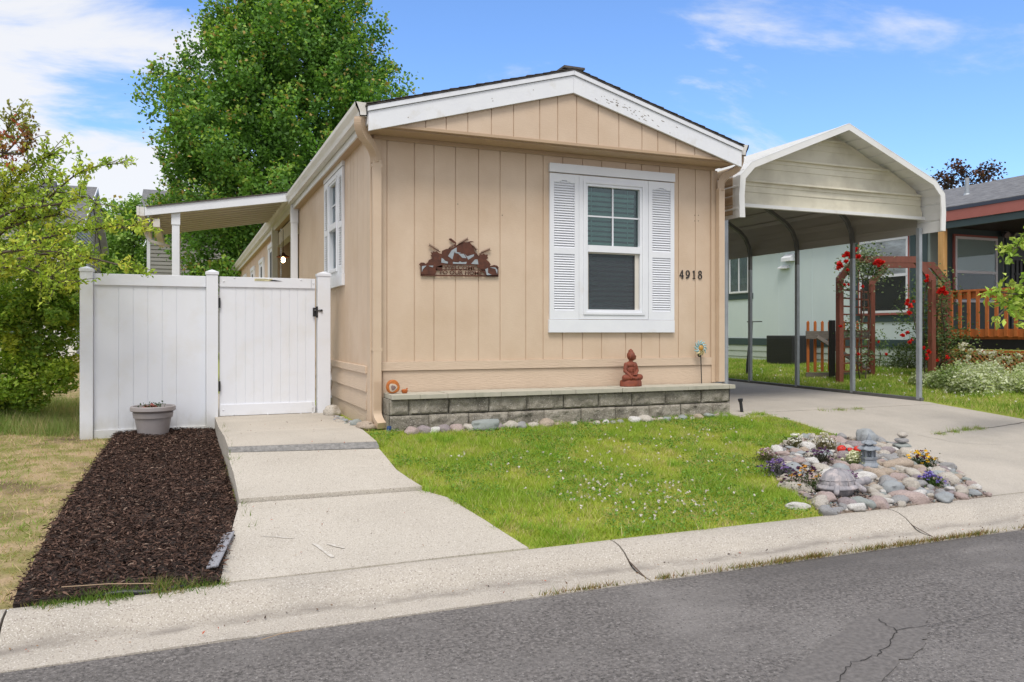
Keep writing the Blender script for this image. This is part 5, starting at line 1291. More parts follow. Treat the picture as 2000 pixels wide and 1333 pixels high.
def swin(y0, y1, z0, z1, slider=False):
    m_ = MB(); w_ = .05
    m_.box(TX - .05, TX - .023, y0, y0 + w_, z0, z1); m_.box(TX - .05, TX - .023, y1 - w_, y1, z0, z1); m_.box(TX - .05, TX - .023, y0 + w_, y1 - w_, z0, z0 + w_); m_.box(TX - .05, TX - .023, y0 + w_, y1 - w_, z1 - w_, z1)
    if slider: m_.box(TX - .048, TX - .025, (y0 + y1) / 2 - .02, (y0 + y1) / 2 + .02, z0 + w_, z1 - w_)
    else: m_.box(TX - .048, TX - .025, y0 + w_, y1 - w_, (z0 + z1) / 2 - .03, (z0 + z1) / 2 + .03)
    o = m_.build('window', M['white'], th)
    m_ = MB(); m_.box(TX - .034, TX - .030, y0 + w_, y1 - w_, z0 + w_, z1 - w_); m_.build('pane', M['glass_clear'], o)
    m_ = MB(); m_.box(TX - .0255, TX - .023, y0 + w_, y1 - w_, z0 + w_, z1 - w_ if slider else (z0 + z1) / 2); m_.build('interior', M['dark'], o)
    if not slider:
        m_ = MB(); m_.box(TX - .029, TX - .024, y0 + w_, y1 - w_, (z0 + z1) / 2 + .001, z1 - w_); m_.build('curtain', M['curtain'], o)
    else:
        m_ = MB(); m_.box(TX - .029, TX - .026, y0 + w_, y1 - w_, z0 + w_, z1 - w_); m_.build('curtain', M['grey_curtain'], o)
swin(4.22, 5.55, 1.93, 3.58); swin(9.46, 10.32, 2.6, 3.72, True)
m_ = MB(); m_.box(TX - .05, TX - .023, 4.20, 4.215, 1.9, 3.62); m_.box(TX - .05, TX - .023, 5.555, 5.585, 1.9, 3.62); m_.box(TX - .05, TX - .023, 4.2, 5.585, 3.585, 3.63); m_.box(TX - .05, TX - .023, 4.2, 5.585, 1.88, 1.925); m_.build('window_trim', M['brick_red'], th)
vy, vz = on_x(1541, 506, TX); m_ = MB(); m_.prism([(TX - .005, vz + .12), (TX - .16, vz + .02), (TX - .16, vz - .07), (TX - .005, vz - .07)], vy - .22, vy + .12, 'y'); m_.prism([(TX - .005, vz - .16), (TX - .12, vz - .22), (TX - .12, vz - .25), (TX - .005, vz - .25)], vy - .02, vy + .3, 'y'); m_.build('vent_hood', M['white_worn'], th)
# front facade under the porch
fw = lambda px, py: on_y(px, py, 3.78)
a = fw(1854, 463); b = fw(1936, 566)
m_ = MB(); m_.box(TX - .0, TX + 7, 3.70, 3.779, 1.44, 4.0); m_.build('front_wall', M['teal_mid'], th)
m_ = MB(); m_.box(a[0] - .22, b[0] + .22, 3.665, 3.699, 1.5, a[1] + .2); dxa = fw(1955, 480)[0]; m_.box(dxa, dxa + 1.4, 3.665, 3.699, 1.44, a[1] + .1); m_.build('trim', M['teal_dark'], th)
m_ = MB(); zl = b[1] - .3
zmid = (a[1] + zl) / 2 - .05
for q in ((a[0], a[0] + .05, zl, a[1]), (b[0] - .05, b[0], zl, a[1]), (a[0] + .05, b[0] - .05, a[1] - .05, a[1]), (a[0] + .05, b[0] - .05, zl, zl + .05), (a[0] + .05, b[0] - .05, zmid - .03, zmid + .03)): m_.box(q[0], q[1], 3.625, 3.664, q[2], q[3])
fo = m_.build('window', M['white'], th)
m_ = MB(); m_.box(a[0] + .05, b[0] - .05, 3.64, 3.645, zl + .05, a[1] - .05); m_.build('pane', M['glass_clear'], fo)
m_ = MB(); m_.box(a[0] + .05, b[0] - .05, 3.660, 3.664, zmid, a[1] - .05); m_.build('curtain', M['blind'], fo)
m_ = MB(); m_.box(a[0] + .05, b[0] - .05, 3.660, 3.664, zl, zmid); m_.build('interior', M['dark'], fo)
m_ = MB(); m_.box(a[0] - .045, a[0], 3.63, 3.664, zl, a[1] + .045); m_.box(a[0], b[0], 3.63, 3.664, a[1] + .001, a[1] + .045); m_.build('window_trim', M['brick_red'], fo)
m_ = MB(); m_.box(dxa + .15, dxa + 1.15, 3.64, 3.664, 1.46, a[1] - .1)
for i in range(6): m_.box(dxa + .28 + .13 * i, dxa + .30 + .13 * i, 3.62, 3.639, 1.9, a[1] - .45)
m_.box(dxa + .25, dxa + 1.05, 3.62, 3.639, a[1] - .78, a[1] - .74); m_.build('door', M['black'], th)
m_ = MB(); lx_, lz_2 = fw(1950, 462); 
for s in (-1, 1): m_.tube([(lx_ + s * .08, 3.60, lz_2 + .03), (lx_ + s * .12, 3.48, lz_2 - .02)], [.05, .07], 12)
m_.box(lx_ - .06, lx_ + .06, 3.58, 3.664, lz_2 - .03, lz_2 + .1); m_.build('porch_light', M['galv_dark'], th)
# roof: eave on the left over x = 12.45
EX = 12.45; ey0 = -1.5; fz = 4.02
m_ = MB(); m_.prism([(EX, fz - .05), (EX + 4.2, fz + 1.15), (EX + 8.4, fz - .05), (EX + 8.4, fz + .02), (EX + 4.2, fz + 1.24), (EX, fz + .03)], ey0, 16.3, 'y'); m_.build('roof', M['shingle_grey'], th)
m_ = MB(); m_.box(EX - .012, EX + .02, ey0 + .01, 16.2, fz - .26, fz - .055); m_.build('fascia', M['brick_red'], th)
m_ = MB(); m_.box(EX - .025, EX - .001, ey0, 16.2, fz - .052, fz + .012); m_.build('drip_edge', M['navy'], th)
m_ = MB(); m_.box(EX + .03, EX + .13, ey0 + .02, 3.69, fz - .40, fz - .265); m_.build('beam', M['teal_dark'], th)
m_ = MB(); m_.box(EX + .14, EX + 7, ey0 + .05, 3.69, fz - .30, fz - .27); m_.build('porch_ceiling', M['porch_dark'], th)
m_ = MB(); pxy = at_d(1880, 365, 1); vp = (EX + 1.9, 4.2); m_.tube([(vp[0], vp[1], fz + .45), (vp[0], vp[1], fz + .95)], .045, 12); m_.lathe([(.16, .40), (.12, .5), (.05, .6)], (vp[0], vp[1], fz), 16); m_.build('roof_vent', M['galv'], th)
wp = MB(); q0 = on_x(1824, 500, TX - .05); wp.box(TX - .14, TX - .03, q0[0] - .30, q0[0] - .17, .9, fz - .27); wp.build('porch_post', M['pine'], th, bevel=.004)
# deck
dk = thing('front_deck', (TX, 2.0, .9), 'orange stained wooden deck with slatted railing and lattice skirt', 'deck')
dy0, dy1 = -1.4, 3.60; DXx = TX + .02
m_ = MB(); m_.box(DXx, DXx + 5, dy0, dy1, 1.36, 1.40); m_.build('floor', M['orange_wood'], dk)
m_ = MB(); m_.box(DXx - .03, DXx + .005, dy0, dy1, 1.40, 1.56); m_.box(DXx - .02, DXx + .02, dy0, dy1, 1.10, 1.15); m_.build('rim_board', M['orange_wood'], dk)
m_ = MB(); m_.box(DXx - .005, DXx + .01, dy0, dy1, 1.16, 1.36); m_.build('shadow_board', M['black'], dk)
m_ = MB(); m_.box(DXx - .05, DXx + .09, dy0, dy1, 2.31, 2.35); m_.box(DXx - .0, DXx + .035, dy0, dy1, 2.17, 2.305); m_.build('rail', M['orange_wood'], dk)
yy = dy0 + .06
while yy < dy1:
    m_ = MB(); m_.box(DXx - .06, DXx - .032, yy, yy + .065, 1.42, 2.306); m_.build('baluster', M['orange_wood'], dk); yy += .195
m_ = MB()
for k in range(-6, 58):
    yb = dy0 + k * .10
    for s in (1, -1):
        ya, yb2 = (yb, yb + .45) if s > 0 else (yb + .45, yb); 
        A = [ya, .64]; B = [yb2, 1.09]
        if min(A[0], B[0]) < dy0 or max(A[0], B[0]) > dy1: continue
        m_.bar((DXx - .01 - .006 * s, A[0], A[1]), (DXx - .01 - .006 * s, B[0], B[1]), .006, .03, (1, 0, 0))
m_.build('lattice', mat('brown_lattice', (.44, .19, .08), .6), dk)
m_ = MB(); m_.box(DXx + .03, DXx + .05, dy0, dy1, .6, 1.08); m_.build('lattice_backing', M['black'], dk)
dc = MB(); cx_, cz_ = fw(1990, 560); cx_ = TX + 1.0; cy_ = 1.9
dc.box(cx_ - .25, cx_ + .25, cy_, cy_ + .04, 2.2, 2.52); 
for i in range(4): dc.box(cx_ - .22 + .13 * i, cx_ - .17 + .13 * i, cy_ - .01, cy_, 1.8, 2.5)
dc.box(cx_ - .27, cx_ + .27, cy_ - .45, cy_, 1.82, 1.86)
for i in (-1, 1):
    for j in (0, 1): dc.box(cx_ + i * .24 - .02, cx_ + i * .24 + .02, cy_ - .42 + j * .42, cy_ - .38 + j * .42, 1.40, 1.82)
ch_ = thing('patio_chair', (cx_, cy_, 1.4), 'white patio chair standing on the orange deck', 'chair')
dc.build('seat_frame', M['white'], ch_)

# AC unit
ay, az_ = on_x(1545, 690, TX - .55); au = thing('air_conditioner', (TX - .5, ay, gz(TX - .5, ay)), 'black air conditioner unit against the teal house skirting', 'air conditioner')
m_ = MB(); g0 = gz(TX - .5, ay); m_.box(TX - .9, TX - .15, ay - .45, ay + .5, g0 - .04, g0 + .70); m_.build('cabinet', M['black_plastic'], au, bevel=.02)
m_ = MB()
for i in range(18): m_.box(TX - .912, TX - .90, ay - .42, ay + .46, g0 + .0 + i * .036, g0 + .015 + i * .036)
for i in range(16): m_.box(TX - .86 + i * .045, TX - .845 + i * .045, ay - .462, ay - .45, g0 + .02, g0 + .64)
m_.build('louvre', mat('dark_louvre', (.035, .037, .042), .5), au)
# closed black umbrella / pole
ux, uy, uz = at_d(1461, 728, 17.5); m_ = MB(); gu = gz(ux, uy); m_.tube([(ux, uy, gu), (ux + .02, uy, gu + .2), (ux + .10, uy, gu + 1.15)], [.05, .06, .025], 10); m_.bar((ux - .02, uy, gu + 1.15), (ux + .38, uy, gu + 1.16), .02, .02)
tag(m_.build('folded_umbrella', M['black'], smooth=True), 'slim black folded umbrella leaning upright on the lawn under the carport', 'umbrella')
# picket section
pf = thing('picket_gate', (9.6, 5, .55), 'short orange picket fence piece with grey rails beside the black post', 'picket fence')
D0, D1 = 16.3, 16.0
def FP(px, py, D=16.2): return Vector(at_d(px, py, D))
for px in (1578, 1592, 1606, 1620, 1648, 1675, 1697):
    a = FP(px, 625 if px < 1640 else 632); a.z = on_y(px, 627, a.y)[1]; m_ = MB(); q = gz(a.x, a.y) + .1
    m_.prism([(a.x - .03, q), (a.x + .03, q), (a.x + .03, a.z - .03), (a.x, a.z), (a.x - .03, a.z - .03)], a.y - .01, a.y + .01, 'y'); m_.build('picket', M['orange_wood'], pf)
a, b = FP(1574, 650, 16.1), FP(1700, 650, 16.1)
for z0, z1 in ((1.36, 1.52), (.50, .68)):
    m_ = MB(); m_.bar((a.x, a.y + 0, (z0 + z1) / 2), (b.x, b.y, (z0 + z1) / 2), .03, z1 - z0, (-.38, .92, 0)); m_.build('rail', M['grey_wood'], pf)
m_ = MB(); c1, c2 = FP(1596, 658, 16.05), FP(1700, 725, 16.05); m_.bar(c1, c2, .03, .09, (-.38, .92, 0)); m_.build('brace', M['grey_wood'], pf)
a = FP(1625, 700, 15.6); m_ = MB(); g0 = gz(a.x, a.y); m_.box(a.x - .045, a.x + .045, a.y - .045, a.y + .045, g0 - .05, g0 + 1.16)
tag(m_.build('black_post', M['black'], bevel=.004), 'square black post between the picket fence and the arbor', 'post')
# arbor
ab = thing('garden_arbor', (10.6, 3.0, .55), 'red brown wooden garden arbor with lattice sides and climbing roses', 'arbor')
def AP(px, D, z): p = at_d(px, 700, D); return Vector((p[0], p[1], z))
NL, NR, FL, FR = (1640, 14.9), (1820, 14.9), (1702, 16.1), (1849, 16.1)
ztp = 2.50
for (px, D) in (NL, NR, FL, FR):
    m_ = MB(); p = AP(px, D, 0); g0 = gz(p.x, p.y); m_.box(p.x - .05, p.x + .05, p.y - .05, p.y + .05, g0 - .05, ztp - .02); m_.build('post', M['red_wood'], ab, bevel=.003)
for (A, B) in ((NL, NR), (FL, FR)):
    a, b = AP(*A, ztp), AP(*B, ztp); t = (b - a).normalized(); h = 2.86; m_ = MB()
    m_.sweep([a - Vector((0, 0, .06)), a, a + t * .30 + Vector((0, 0, h - ztp)), b - t * .30 + Vector((0, 0, h - ztp)), b, b - Vector((0, 0, .06))], .07, .12, (-t.y, t.x, 0)); m_.build('top_beam', M['red_wood'], ab)
for (A, B) in ((NL, FL), (NR, FR)):
    a, b = AP(*A, 0), AP(*B, 0); m_ = MB(); z = .75
    while z < 2.4: m_.bar((a.x, a.y, z), (b.x, b.y, z), .018, .03, (1, -.2, 0)); z += .155
    for q in (.33, .66): c_ = lerp(a, b, q); m_.bar((c_.x, c_.y, .7), (c_.x, c_.y, 2.35), .018, .035, (1, 0, 0))
    m_.build('lattice', M['red_wood'], ab)

# ------------------------------------------------------------------ roses, shrubs, variegated bush
def rose(label, pts_leaf, pts_bloom, stems, leafcol, nleaf):
    base = stems[0][0]; t = thing('climbing_rose', base, label, 'rose bush')
    for i, s in enumerate(stems):
        m_ = MB(); m_.tube(spline(s, 5), .012, 6); m_.build('stem', M['bark'], t)
    P = []
    for (c, r, k) in pts_leaf: P.append(np.array(c) + rng.normal(size=(int(nleaf * k), 3)) * r * .34)
    P = np.concatenate(P); lc = np.array(leafcol)[rng.integers(0, len(leafcol), len(P))]
    poly_mesh('foliage', leaf_quads(P, .06, aspect=.6, up=.4), 4, lc * rng.uniform(.7, 1.3, (len(P), 1)), M['leaf'], t)
    for c, r in pts_bloom: bloom('bloom', c, r * .62, [(.62, .012, .012), (.72, .03, .02), (.5, .008, .01)], t, 34)
A_ = lambda px, py, D: at_d(px, py, D)
bl1 = [(1670, 489, .07), (1673, 486, .05), (1655, 497, .09), (1649, 500, .07), (1662, 502, .08), (1677, 501, .09), (1640, 516, .09), (1638, 523, .08), (1644, 520, .07), (1652, 511, .07), (1713, 511, .09), (1719, 513, .09), (1724, 512, .06), (1708, 515, .06), (1716, 520, .05), (1656, 528, .05), (1650, 557, .05), (1657, 556, .04), (1685, 560, .05), (1642, 638, .05), (1677, 692, .05)]
rose('red climbing rose covering the left side of the arbor', [(A_(1690, 505, 15.0), .45, .35), (A_(1665, 520, 14.8), .4, .2), (A_(1695, 530, 15.2), .4, .25), (A_(1652, 560, 14.8), .3, .06), (A_(1670, 640, 15), .4, .1), (A_(1720, 530, 15.2), .3, .12), (A_(1690, 700, 15.3), .3, .08)],
     [(A_(px, py, 14.6), r) for px, py, r in bl1],
     [[A_(1680, 745, 15.2), A_(1675, 690, 15), A_(1688, 600, 15), A_(1680, 530, 15), A_(1660, 505, 14.8)], [A_(1690, 745, 15.3), A_(1700, 620, 15.3), A_(1695, 540, 15.2), A_(1715, 505, 15)]],
     [(.13, .18, .10), (.22, .27, .18), (.30, .35, .22), (.08, .13, .05)], 1500)
bl2 = [(1811, 540, .07), (1809, 548, .08), (1773, 588, .07), (1771, 594, .07), (1779, 597, .08), (1785, 589, .05), (1776, 612, .07), (1838, 567, .10), (1845, 572, .10), (1834, 571, .09), (1842, 564, .08), (1763, 655, .07), (1772, 650, .06), (1777, 669, .06), (1781, 664, .05), (1815, 687, .08), (1810, 694, .05), (1811, 701, .06), (1851, 698, .07), (1831, 704, .05), (1804, 680, .06), (1731, 692, .05), (1716, 668, .04)]
rose('red climbing rose tangled over the right side of the arbor', [(A_(1805, 580, 15.2), .6, .2), (A_(1835, 560, 15.3), .5, .2), (A_(1830, 610, 15.3), .5, .15), (A_(1790, 620, 15.2), .7, .2), (A_(1840, 665, 15.3), .75, .55), (A_(1850, 690, 15.4), .7, .4), (A_(1815, 660, 15.2), .5, .25)],
     [(A_(px, py, 14.7), r * .95) for px, py, r in bl2],
     [[A_(1805, 745, 15.1), A_(1806, 680, 15.1), A_(1803, 600, 15), A_(1812, 550, 15)], [A_(1812, 745, 15.1), A_(1845, 680, 15.2), A_(1835, 580, 15.2)], [A_(1800, 745, 15), A_(1790, 650, 15), A_(1780, 595, 15)]],
     [(.07, .12, .045), (.10, .16, .06), (.16, .22, .09)], 1500)
def bush(name, label, cat, blobs, n, size, cols, D=None, stems=None, aspect=.55, flowers=None, up=.5, tip=None):
    P = []; C = []; tot = sum(b[1] for b in blobs)
    for (c, r) in [(b[0], b[1]) for b in blobs]:
        k = int(n * r / tot); q = unit(rng.normal(size=(k, 3))) * (rng.uniform(.15, 1, (k, 1)) ** .4) * r; q[:, 2] *= .8; P.append(np.array(c) + q); mc = np.array(cols)[rng.integers(0, len(cols))]; C.append((np.array(cols)[rng.integers(0, len(cols), k)] * .4 + mc * .6) * rng.uniform(.8, 1.2))
    P = np.concatenate(P); C = np.concatenate(C); c0 = P.mean(0); base = (c0[0], c0[1], gz(c0[0], c0[1]))
    g_ = gzv(P[:, :2]); P[:, 2] = np.maximum(P[:, 2], g_ + .01)
    t = thing(name, base, label, cat)
    m_ = MB()
    for s in (stems or [[base, (base[0] + .05, base[1], base[2] + .3), tuple(c0)]]): m_.tube(spline(s, 4), .012, 6)
    m_.build('stem', M['bark'], t)
    poly_mesh('foliage', leaf_quads(P, size, aspect=aspect, up=up), 4, C * rng.uniform(.75, 1.3, (len(P), 1)), M['leaf'], t)
    if flowers:
        Q, r, fc = flowers
        for q in Q: bloom('flower_head', q, r, fc, t, 18)
    return t
vb = []
for i in range(60):
    px = random.uniform(1788, 2090); f = clamp((px - 1780) / 90); D = 14.2 - .002 * (px - 1780) - random.uniform(0, 1.5) * f; x, y, z = at_d(px, 700, D); vb.append(((x, y, gz(x, y) + random.uniform(-.02, .10 + .16 * f)), random.uniform(.20, .28) * (.6 + .4 * f)))
bush('variegated_shrub', 'wide pale green and white variegated ground shrub in front of the deck', 'shrub', vb, 16000, .06, [(.42, .48, .26), (.52, .56, .38), (.24, .34, .10), (.60, .62, .48)], flowers=None)
fq = [(A_(px, py, 14.3)) for px, py in ((1878, 676), (1885, 674), (1880, 683), (1895, 686), (1914, 686), (1921, 692), (1928, 689), (1938, 692), (1944, 690), (1936, 697), (1958, 700), (1950, 703), (1969, 700), (1986, 694), (1992, 697), (1890, 698), (1972, 706))]
bush('white_umbel_plant', 'tall white flat topped flowers against the brown deck lattice', 'flowers', [(A_(1880, 690, 14.4), .25), (A_(1920, 700, 14.4), .3), (A_(1960, 706, 14.4), .3), (A_(1990, 702, 14.4), .25)], 380, .05, [(.2, .25, .08), (.3, .28, .12)], flowers=(fq, .055, [(.72, .70, .62), (.62, .6, .48)]))
bush('wispy_weed', 'wispy green weed against the teal skirting right of the arbor', 'plant', [(A_(1716, 690, 17.5), .5), (A_(1712, 665, 17.5), .3), (A_(1725, 715, 17.5), .3)], 500, .06, [(.10, .16, .06), (.14, .2, .08)], up=.1)
bush('leafy_bush', 'dark leafy bush behind the carport post against the teal wall', 'plant', [(A_(1775, 705, 17), .5), (A_(1785, 690, 17), .4), (A_(1760, 722, 17), .3)], 1600, .06, [(.06, .09, .035), (.10, .13, .06)], up=.1)

# ------------------------------------------------------------------ grass
lawn_px = [(737, 846), (741, 882), (822, 946), (852, 951), (940, 1008), (1038, 1077)]
lawn = [(-.235, -.36)] + [(-.23, -.9), (-.24, -1.6), (-.22, -2.45), (-.12, -2.68), (-.02, -3.2), (.07, -3.85)] + [(RG[-3][0] - .1, -3.85)] + RG[-3:] + RG[:3] + [G(1650, 860)[:2], G(1560, 828)[:2], G(1485, 806)[:2], (4.34, -.38)]
gA, gB, gD = (.46, .50, .075), (.28, .41, .045), (.58, .50, .24)
blades('lawn_grass', lawn, 150000, .035, .0055, gA, gB, gD, .14, 'green grass of the small front lawn', 1.)
blades('grass_tufts', lawn, 16000, .06, .006, (.44, .52, .07), (.24, .40, .04), (.55, .48, .24), .10, 'taller grass tufts scattered through the front lawn', 3., lean=.6, clump=260)
# clover patches: short round leaflets
n = 16000; xy = sample(lawn, n * 2); k = nz(xy[:, 0], xy[:, 1], 1.3, 9.) + .35 * nz(xy[:, 0], xy[:, 1], 5, 2.); xy = xy[k > .02][:n]; n = len(xy)
P = np.concatenate([xy, (gzv(xy) + rng.uniform(.012, .045, n))[:, None]], 1)
tag(poly_mesh('clover', leaf_quads(P, .017, up=1.2, aspect=.95), 4, np.array([.14, .28, .04]) * rng.uniform(.7, 1.35, (n, 1)), M['grass']), 'darker green clover patches in the front lawn', 'clover', kind='stuff')
cf = []
for (px, py, sx2, sy2, k) in ((1180, 975, 60, 20, 60), (1300, 1000, 50, 22, 45), (1190, 900, 60, 20, 30), (1300, 870, 70, 20, 35), (900, 905, 15, 5, 6), (1060, 940, 60, 30, 18), (1380, 960, 60, 30, 25), (1400, 850, 40, 12, 15)):
    for i in range(k):
        g_ = G(random.gauss(px, sx2), random.gauss(py, sy2))
        if inpoly(np.array([g_[0]]), np.array([g_[1]]), lawn)[0]: cf.append((g_[0], g_[1], g_[2] + random.uniform(.045, .075)))
cf = np.array(cf); VV = np.repeat(cf, 8, 0); VV = VV + unit(rng.normal(size=VV.shape)) * .007
tag(poly_mesh('clover_flowers', leaf_quads(VV, .013, aspect=.9), 4, np.array([.74, .68, .66]) * rng.uniform(.8, 1.1, (len(VV), 1)), M['petal']), 'tiny white clover blossoms dotted over the front lawn', 'clover flowers', kind='stuff')
# left lawn: dry and patchy
ll = [(q[0] - .02, q[1]) for q in mulch_poly[6:]] + [(-2.80, 1.68), (-3.0, 1.7), (-3.04, 6), (-9, 6), (-9, -3.86)]
blades('side_lawn_grass', ll, 60000, .032, .006, (.34, .36, .09), (.22, .32, .05), (.58, .44, .27), .48, 'patchy half dry grass left of the mulch bed', 4., lean=.9)
blades('tall_grass', [(-3.06, 1.9), (-3.06, 6), (-6.5, 8), (-6.5, 4.8), (-4.2, 2.6)], 22000, .16, .007, (.34, .38, .14), (.2, .3, .07), (.5, .43, .22), .2, 'taller pale grass in the shade behind the fence corner', 7., lean=.35)
rl = [(8.40, -3.84), (8.40, 9), (TX - .1, 12), (TX - .1, 3.6), (14.5, 1), (14.5, -3.84)]
blades('right_lawn_grass', rl, 90000, .055, .011, (.28, .38, .05), (.18, .30, .035), (.48, .42, .20), .12, 'green lawn between the carport and the teal house', 2.)
n = 170; xy = sample([(8.5, -2), (8.5, 6), (12, 6), (13, -2)], n); P = np.repeat(np.concatenate([xy, (gzv(xy) + .07)[:, None]], 1), 6, 0); P = P + rng.normal(size=P.shape) * .009
tag(poly_mesh('daisies', leaf_quads(P, .02, aspect=.9), 4, np.array([.75, .72, .70]) * np.ones((len(P), 1)), M['petal']), 'small white clover heads in the right hand lawn', 'clover flowers', kind='stuff')
blades('path_edge_weeds', [(-1.64, -3.0), (-1.66, 1.0), (-1.60, 1.0), (-1.58, -3.0)], 900, .05, .006, (.10, .17, .03), (.14, .2, .03), (.3, .25, .1), .2, 'thin weeds growing between mulch bed and walkway', 5., clump=40)
blades('bed_front_weeds', [(-2.6, -3.90), (-1.75, -3.90), (-1.75, -3.84), (-2.6, -3.84)], 1800, .05, .006, (.10, .19, .03), (.14, .22, .03), (.3, .25, .1), .25, 'green weeds along the kerb in front of the mulch bed', 6., clump=40)
cw = [G(1830, 852), G(1930, 840), G(1930, 836), G(1830, 848)]
blades('crack_weeds', [q[:2] for q in cw], 500, .05, .006, (.2, .32, .05), (.25, .35, .06), (.45, .38, .2), .2, 'little weeds growing in the crack across the driveway', 8., clump=14)
cw = [G(1600, 805), G(1730, 800), G(1730, 796), G(1600, 801)]
blades('joint_weeds', [q[:2] for q in cw], 300, .045, .006, (.2, .32, .05), (.25, .35, .06), (.45, .38, .2), .3, 'sparse weeds in the driveway joint at the carport front', 8., clump=10)
# weeds along the asphalt edge
def edge_weeds():
    n = 3000; cs = [(random.triangular(.2, 5.2, 2.6) if i % 4 else random.uniform(-.3, 5.5), random.uniform(.02, .14)) for i in range(60)]
    idx = rng.integers(0, 60, n); x = np.array([cs[i][0] for i in idx]) + rng.normal(size=n) * np.array([cs[i][1] for i in idx]); y = -4.352 + rng.normal(size=n) * .010
    H = .035 * rng.uniform(.3, 1.4, n); b = np.stack([x, y, np.full(n, .024)], 1); a = rng.uniform(0, 6.28, n); s = np.stack([np.cos(a), np.sin(a), 0 * a], 1) * .003
    tip = b + np.stack([rng.normal(size=n) * H * .6, rng.normal(size=n) * H * .4, H], 1)
    C = np.array([(.14, .17, .04), (.30, .22, .08), (.22, .12, .05), (.36, .30, .14)])[rng.integers(0, 4, n)]
    return poly_mesh('kerb_weeds', np.stack([b - s, b + s, tip], 1), 3, C, M['grass'])
tag(edge_weeds(), 'dry weeds and moss along the seam of kerb and asphalt', 'weeds', kind='stuff')
# litter: leaves and twigs
n = 260; x = rng.uniform(-3, 5, n); y = np.concatenate([rng.uniform(-4.3, -4.12, 150), rng.uniform(-3.8, .5, 110)]); x[150:] = rng.uniform(-1.5, -.3, 110)
z = np.where(y < -4.1, .052, gzv(np.stack([x, y], 1)) + .045 * (y > -1) + .022); z = np.where((y < -1) & (y > -3.8), z - .0, z)
tag(poly_mesh('leaf_litter', leaf_quads(np.stack([x, y, z], 1), rng.uniform(.006, .022, n), up=1.5, aspect=.5), 4, np.array([(.12, .07, .04), (.25, .15, .08), (.06, .04, .03), (.4, .1, .05)])[rng.integers(0, 4, n)], M['chipm']), 'bits of dead leaf scattered on kerb and walkway', 'leaf litter', kind='stuff')
for (px0, py0, px1, py1, lb) in ((510, 1250, 590, 1232, 'thin brown twig lying in the kerb gutter'), (120, 1147, 300, 1140, 'long pale straw stem lying across the mulch')):
    a = Vector(at_d(px0, py0, 1)); 
    def hit(px, py, z):
        d = ray(px, py); t = (z - CZ) / d[2]; return (CX + d[0] * t, CY + d[1] * t, z)
    zz0 = .045 if px0 > 400 else .225
    p, q = hit(px0, py0, zz0), hit(px1, py1, zz0); m_ = MB(); m_.tube([p, ((p[0] + q[0]) / 2, (p[1] + q[1]) / 2 + .01, zz0 + .004), q], .0022, 5)
    tag(m_.build('twig', mat('twig' + str(px0), (.35, .25, .16), .8)), lb, 'twig')

# ------------------------------------------------------------------ trees
def tree(name, label, base, prof, nclus, nleaf, lsize, cols, tips, trunk_r, crad=.55, group=None, sq=1.0, trans=None, trunk_top=None, branches=40, seed=0, bark='bark'):
    t = thing(name, base, label, 'tree', group); b = Vector(base)
    hs = [p[0] for p in prof]; rs = [p[1] for p in prof]
    rr = np.array(rs); hh = np.array(hs)
    def rad(h): return np.interp(h, hh, rr)
    H = hs[-1]; 
    cands = rng.uniform(hs[0], H, nclus * 6); wgt = rad(cands) ** 1.3; wgt /= wgt.sum(); h = rng.choice(cands, nclus, p=wgt)
    a = rng.uniform(0, 2 * np.pi, nclus); rho = rng.uniform(.12, 1, nclus) ** .5
    lump = 1 + .13 * np.sin(a * 3 + h * 1.1 + seed) + .10 * np.sin(a * 7 + h * 2.3)
    R_ = rad(h) * rho * lump
    c = np.stack([b.x + R_ * np.cos(a), b.y + R_ * np.sin(a) * sq, b.z + h], 1)
    outd = unit(np.stack([np.cos(a) * .8, np.sin(a) * .8, np.full(nclus, .75)], 1))
    per = nleaf // nclus; P = []; C = []; 
    for i in range(nclus):
        s = crad * rng.uniform(.5, 1.25); u = rng.normal(size=(per, 3)) * .42 * s; along = rng.uniform(-.9, 1.0, per)[:, None] * outd[i] * s * 1.1; taper = (1.15 - .55 * (along @ outd[i] / s + .9) / 2)[:, None] if per else 1
        p = c[i] + along + u * taper; bc = np.array(cols[rng.integers(0, len(cols))]) * rng.uniform(.75, 1.25)
        cc_ = np.tile(bc, (per, 1)) * rng.uniform(.75, 1.25, (per, 1))
        if rho[i] > .6:
            tipm = (along @ outd[i] / s) > .75; q = rng.uniform(size=per); tc_ = np.array(tips)[rng.integers(0, len(tips), per)]; cc_ = np.where((tipm & (q < .75))[:, None], tc_, cc_)
        P.append(p); C.append(cc_)
    P = np.concatenate(P); C = np.concatenate(C)
    poly_mesh('crown', leaf_quads(P, lsize, aspect=.75, up=.35, droop=.4), 4, C, M['leaf'], t)
    m_ = MB(); tt = trunk_top or H * .9
    m_.tube([(b.x + .1 * math.sin(i * .9), b.y + .1 * math.cos(i * 1.3), b.z - .2 + tt * i / 8) for i in range(9)], [trunk_r * (1 - .9 * i / 8.5) for i in range(9)], 10)
    idx = rng.choice(nclus, min(branches, nclus), replace=False)
    for i in idx:
        z0 = max(hs[0] * .7, h[i] - R_[i] * .75) ; z0 = min(z0, tt); p0 = Vector((b.x, b.y, b.z + z0)); p1 = Vector(c[i]); m = lerp(p0, p1, .5) + Vector((0, 0, -.08 * (p1 - p0).length))
        m_.tube([p0, m, p1], [trunk_r * .32, trunk_r * .18, trunk_r * .05], 6)
    m_.build('trunk', M[bark], t, smooth='all'); return t
mx_, my_, _ = at_d(572, 600, 31.); 
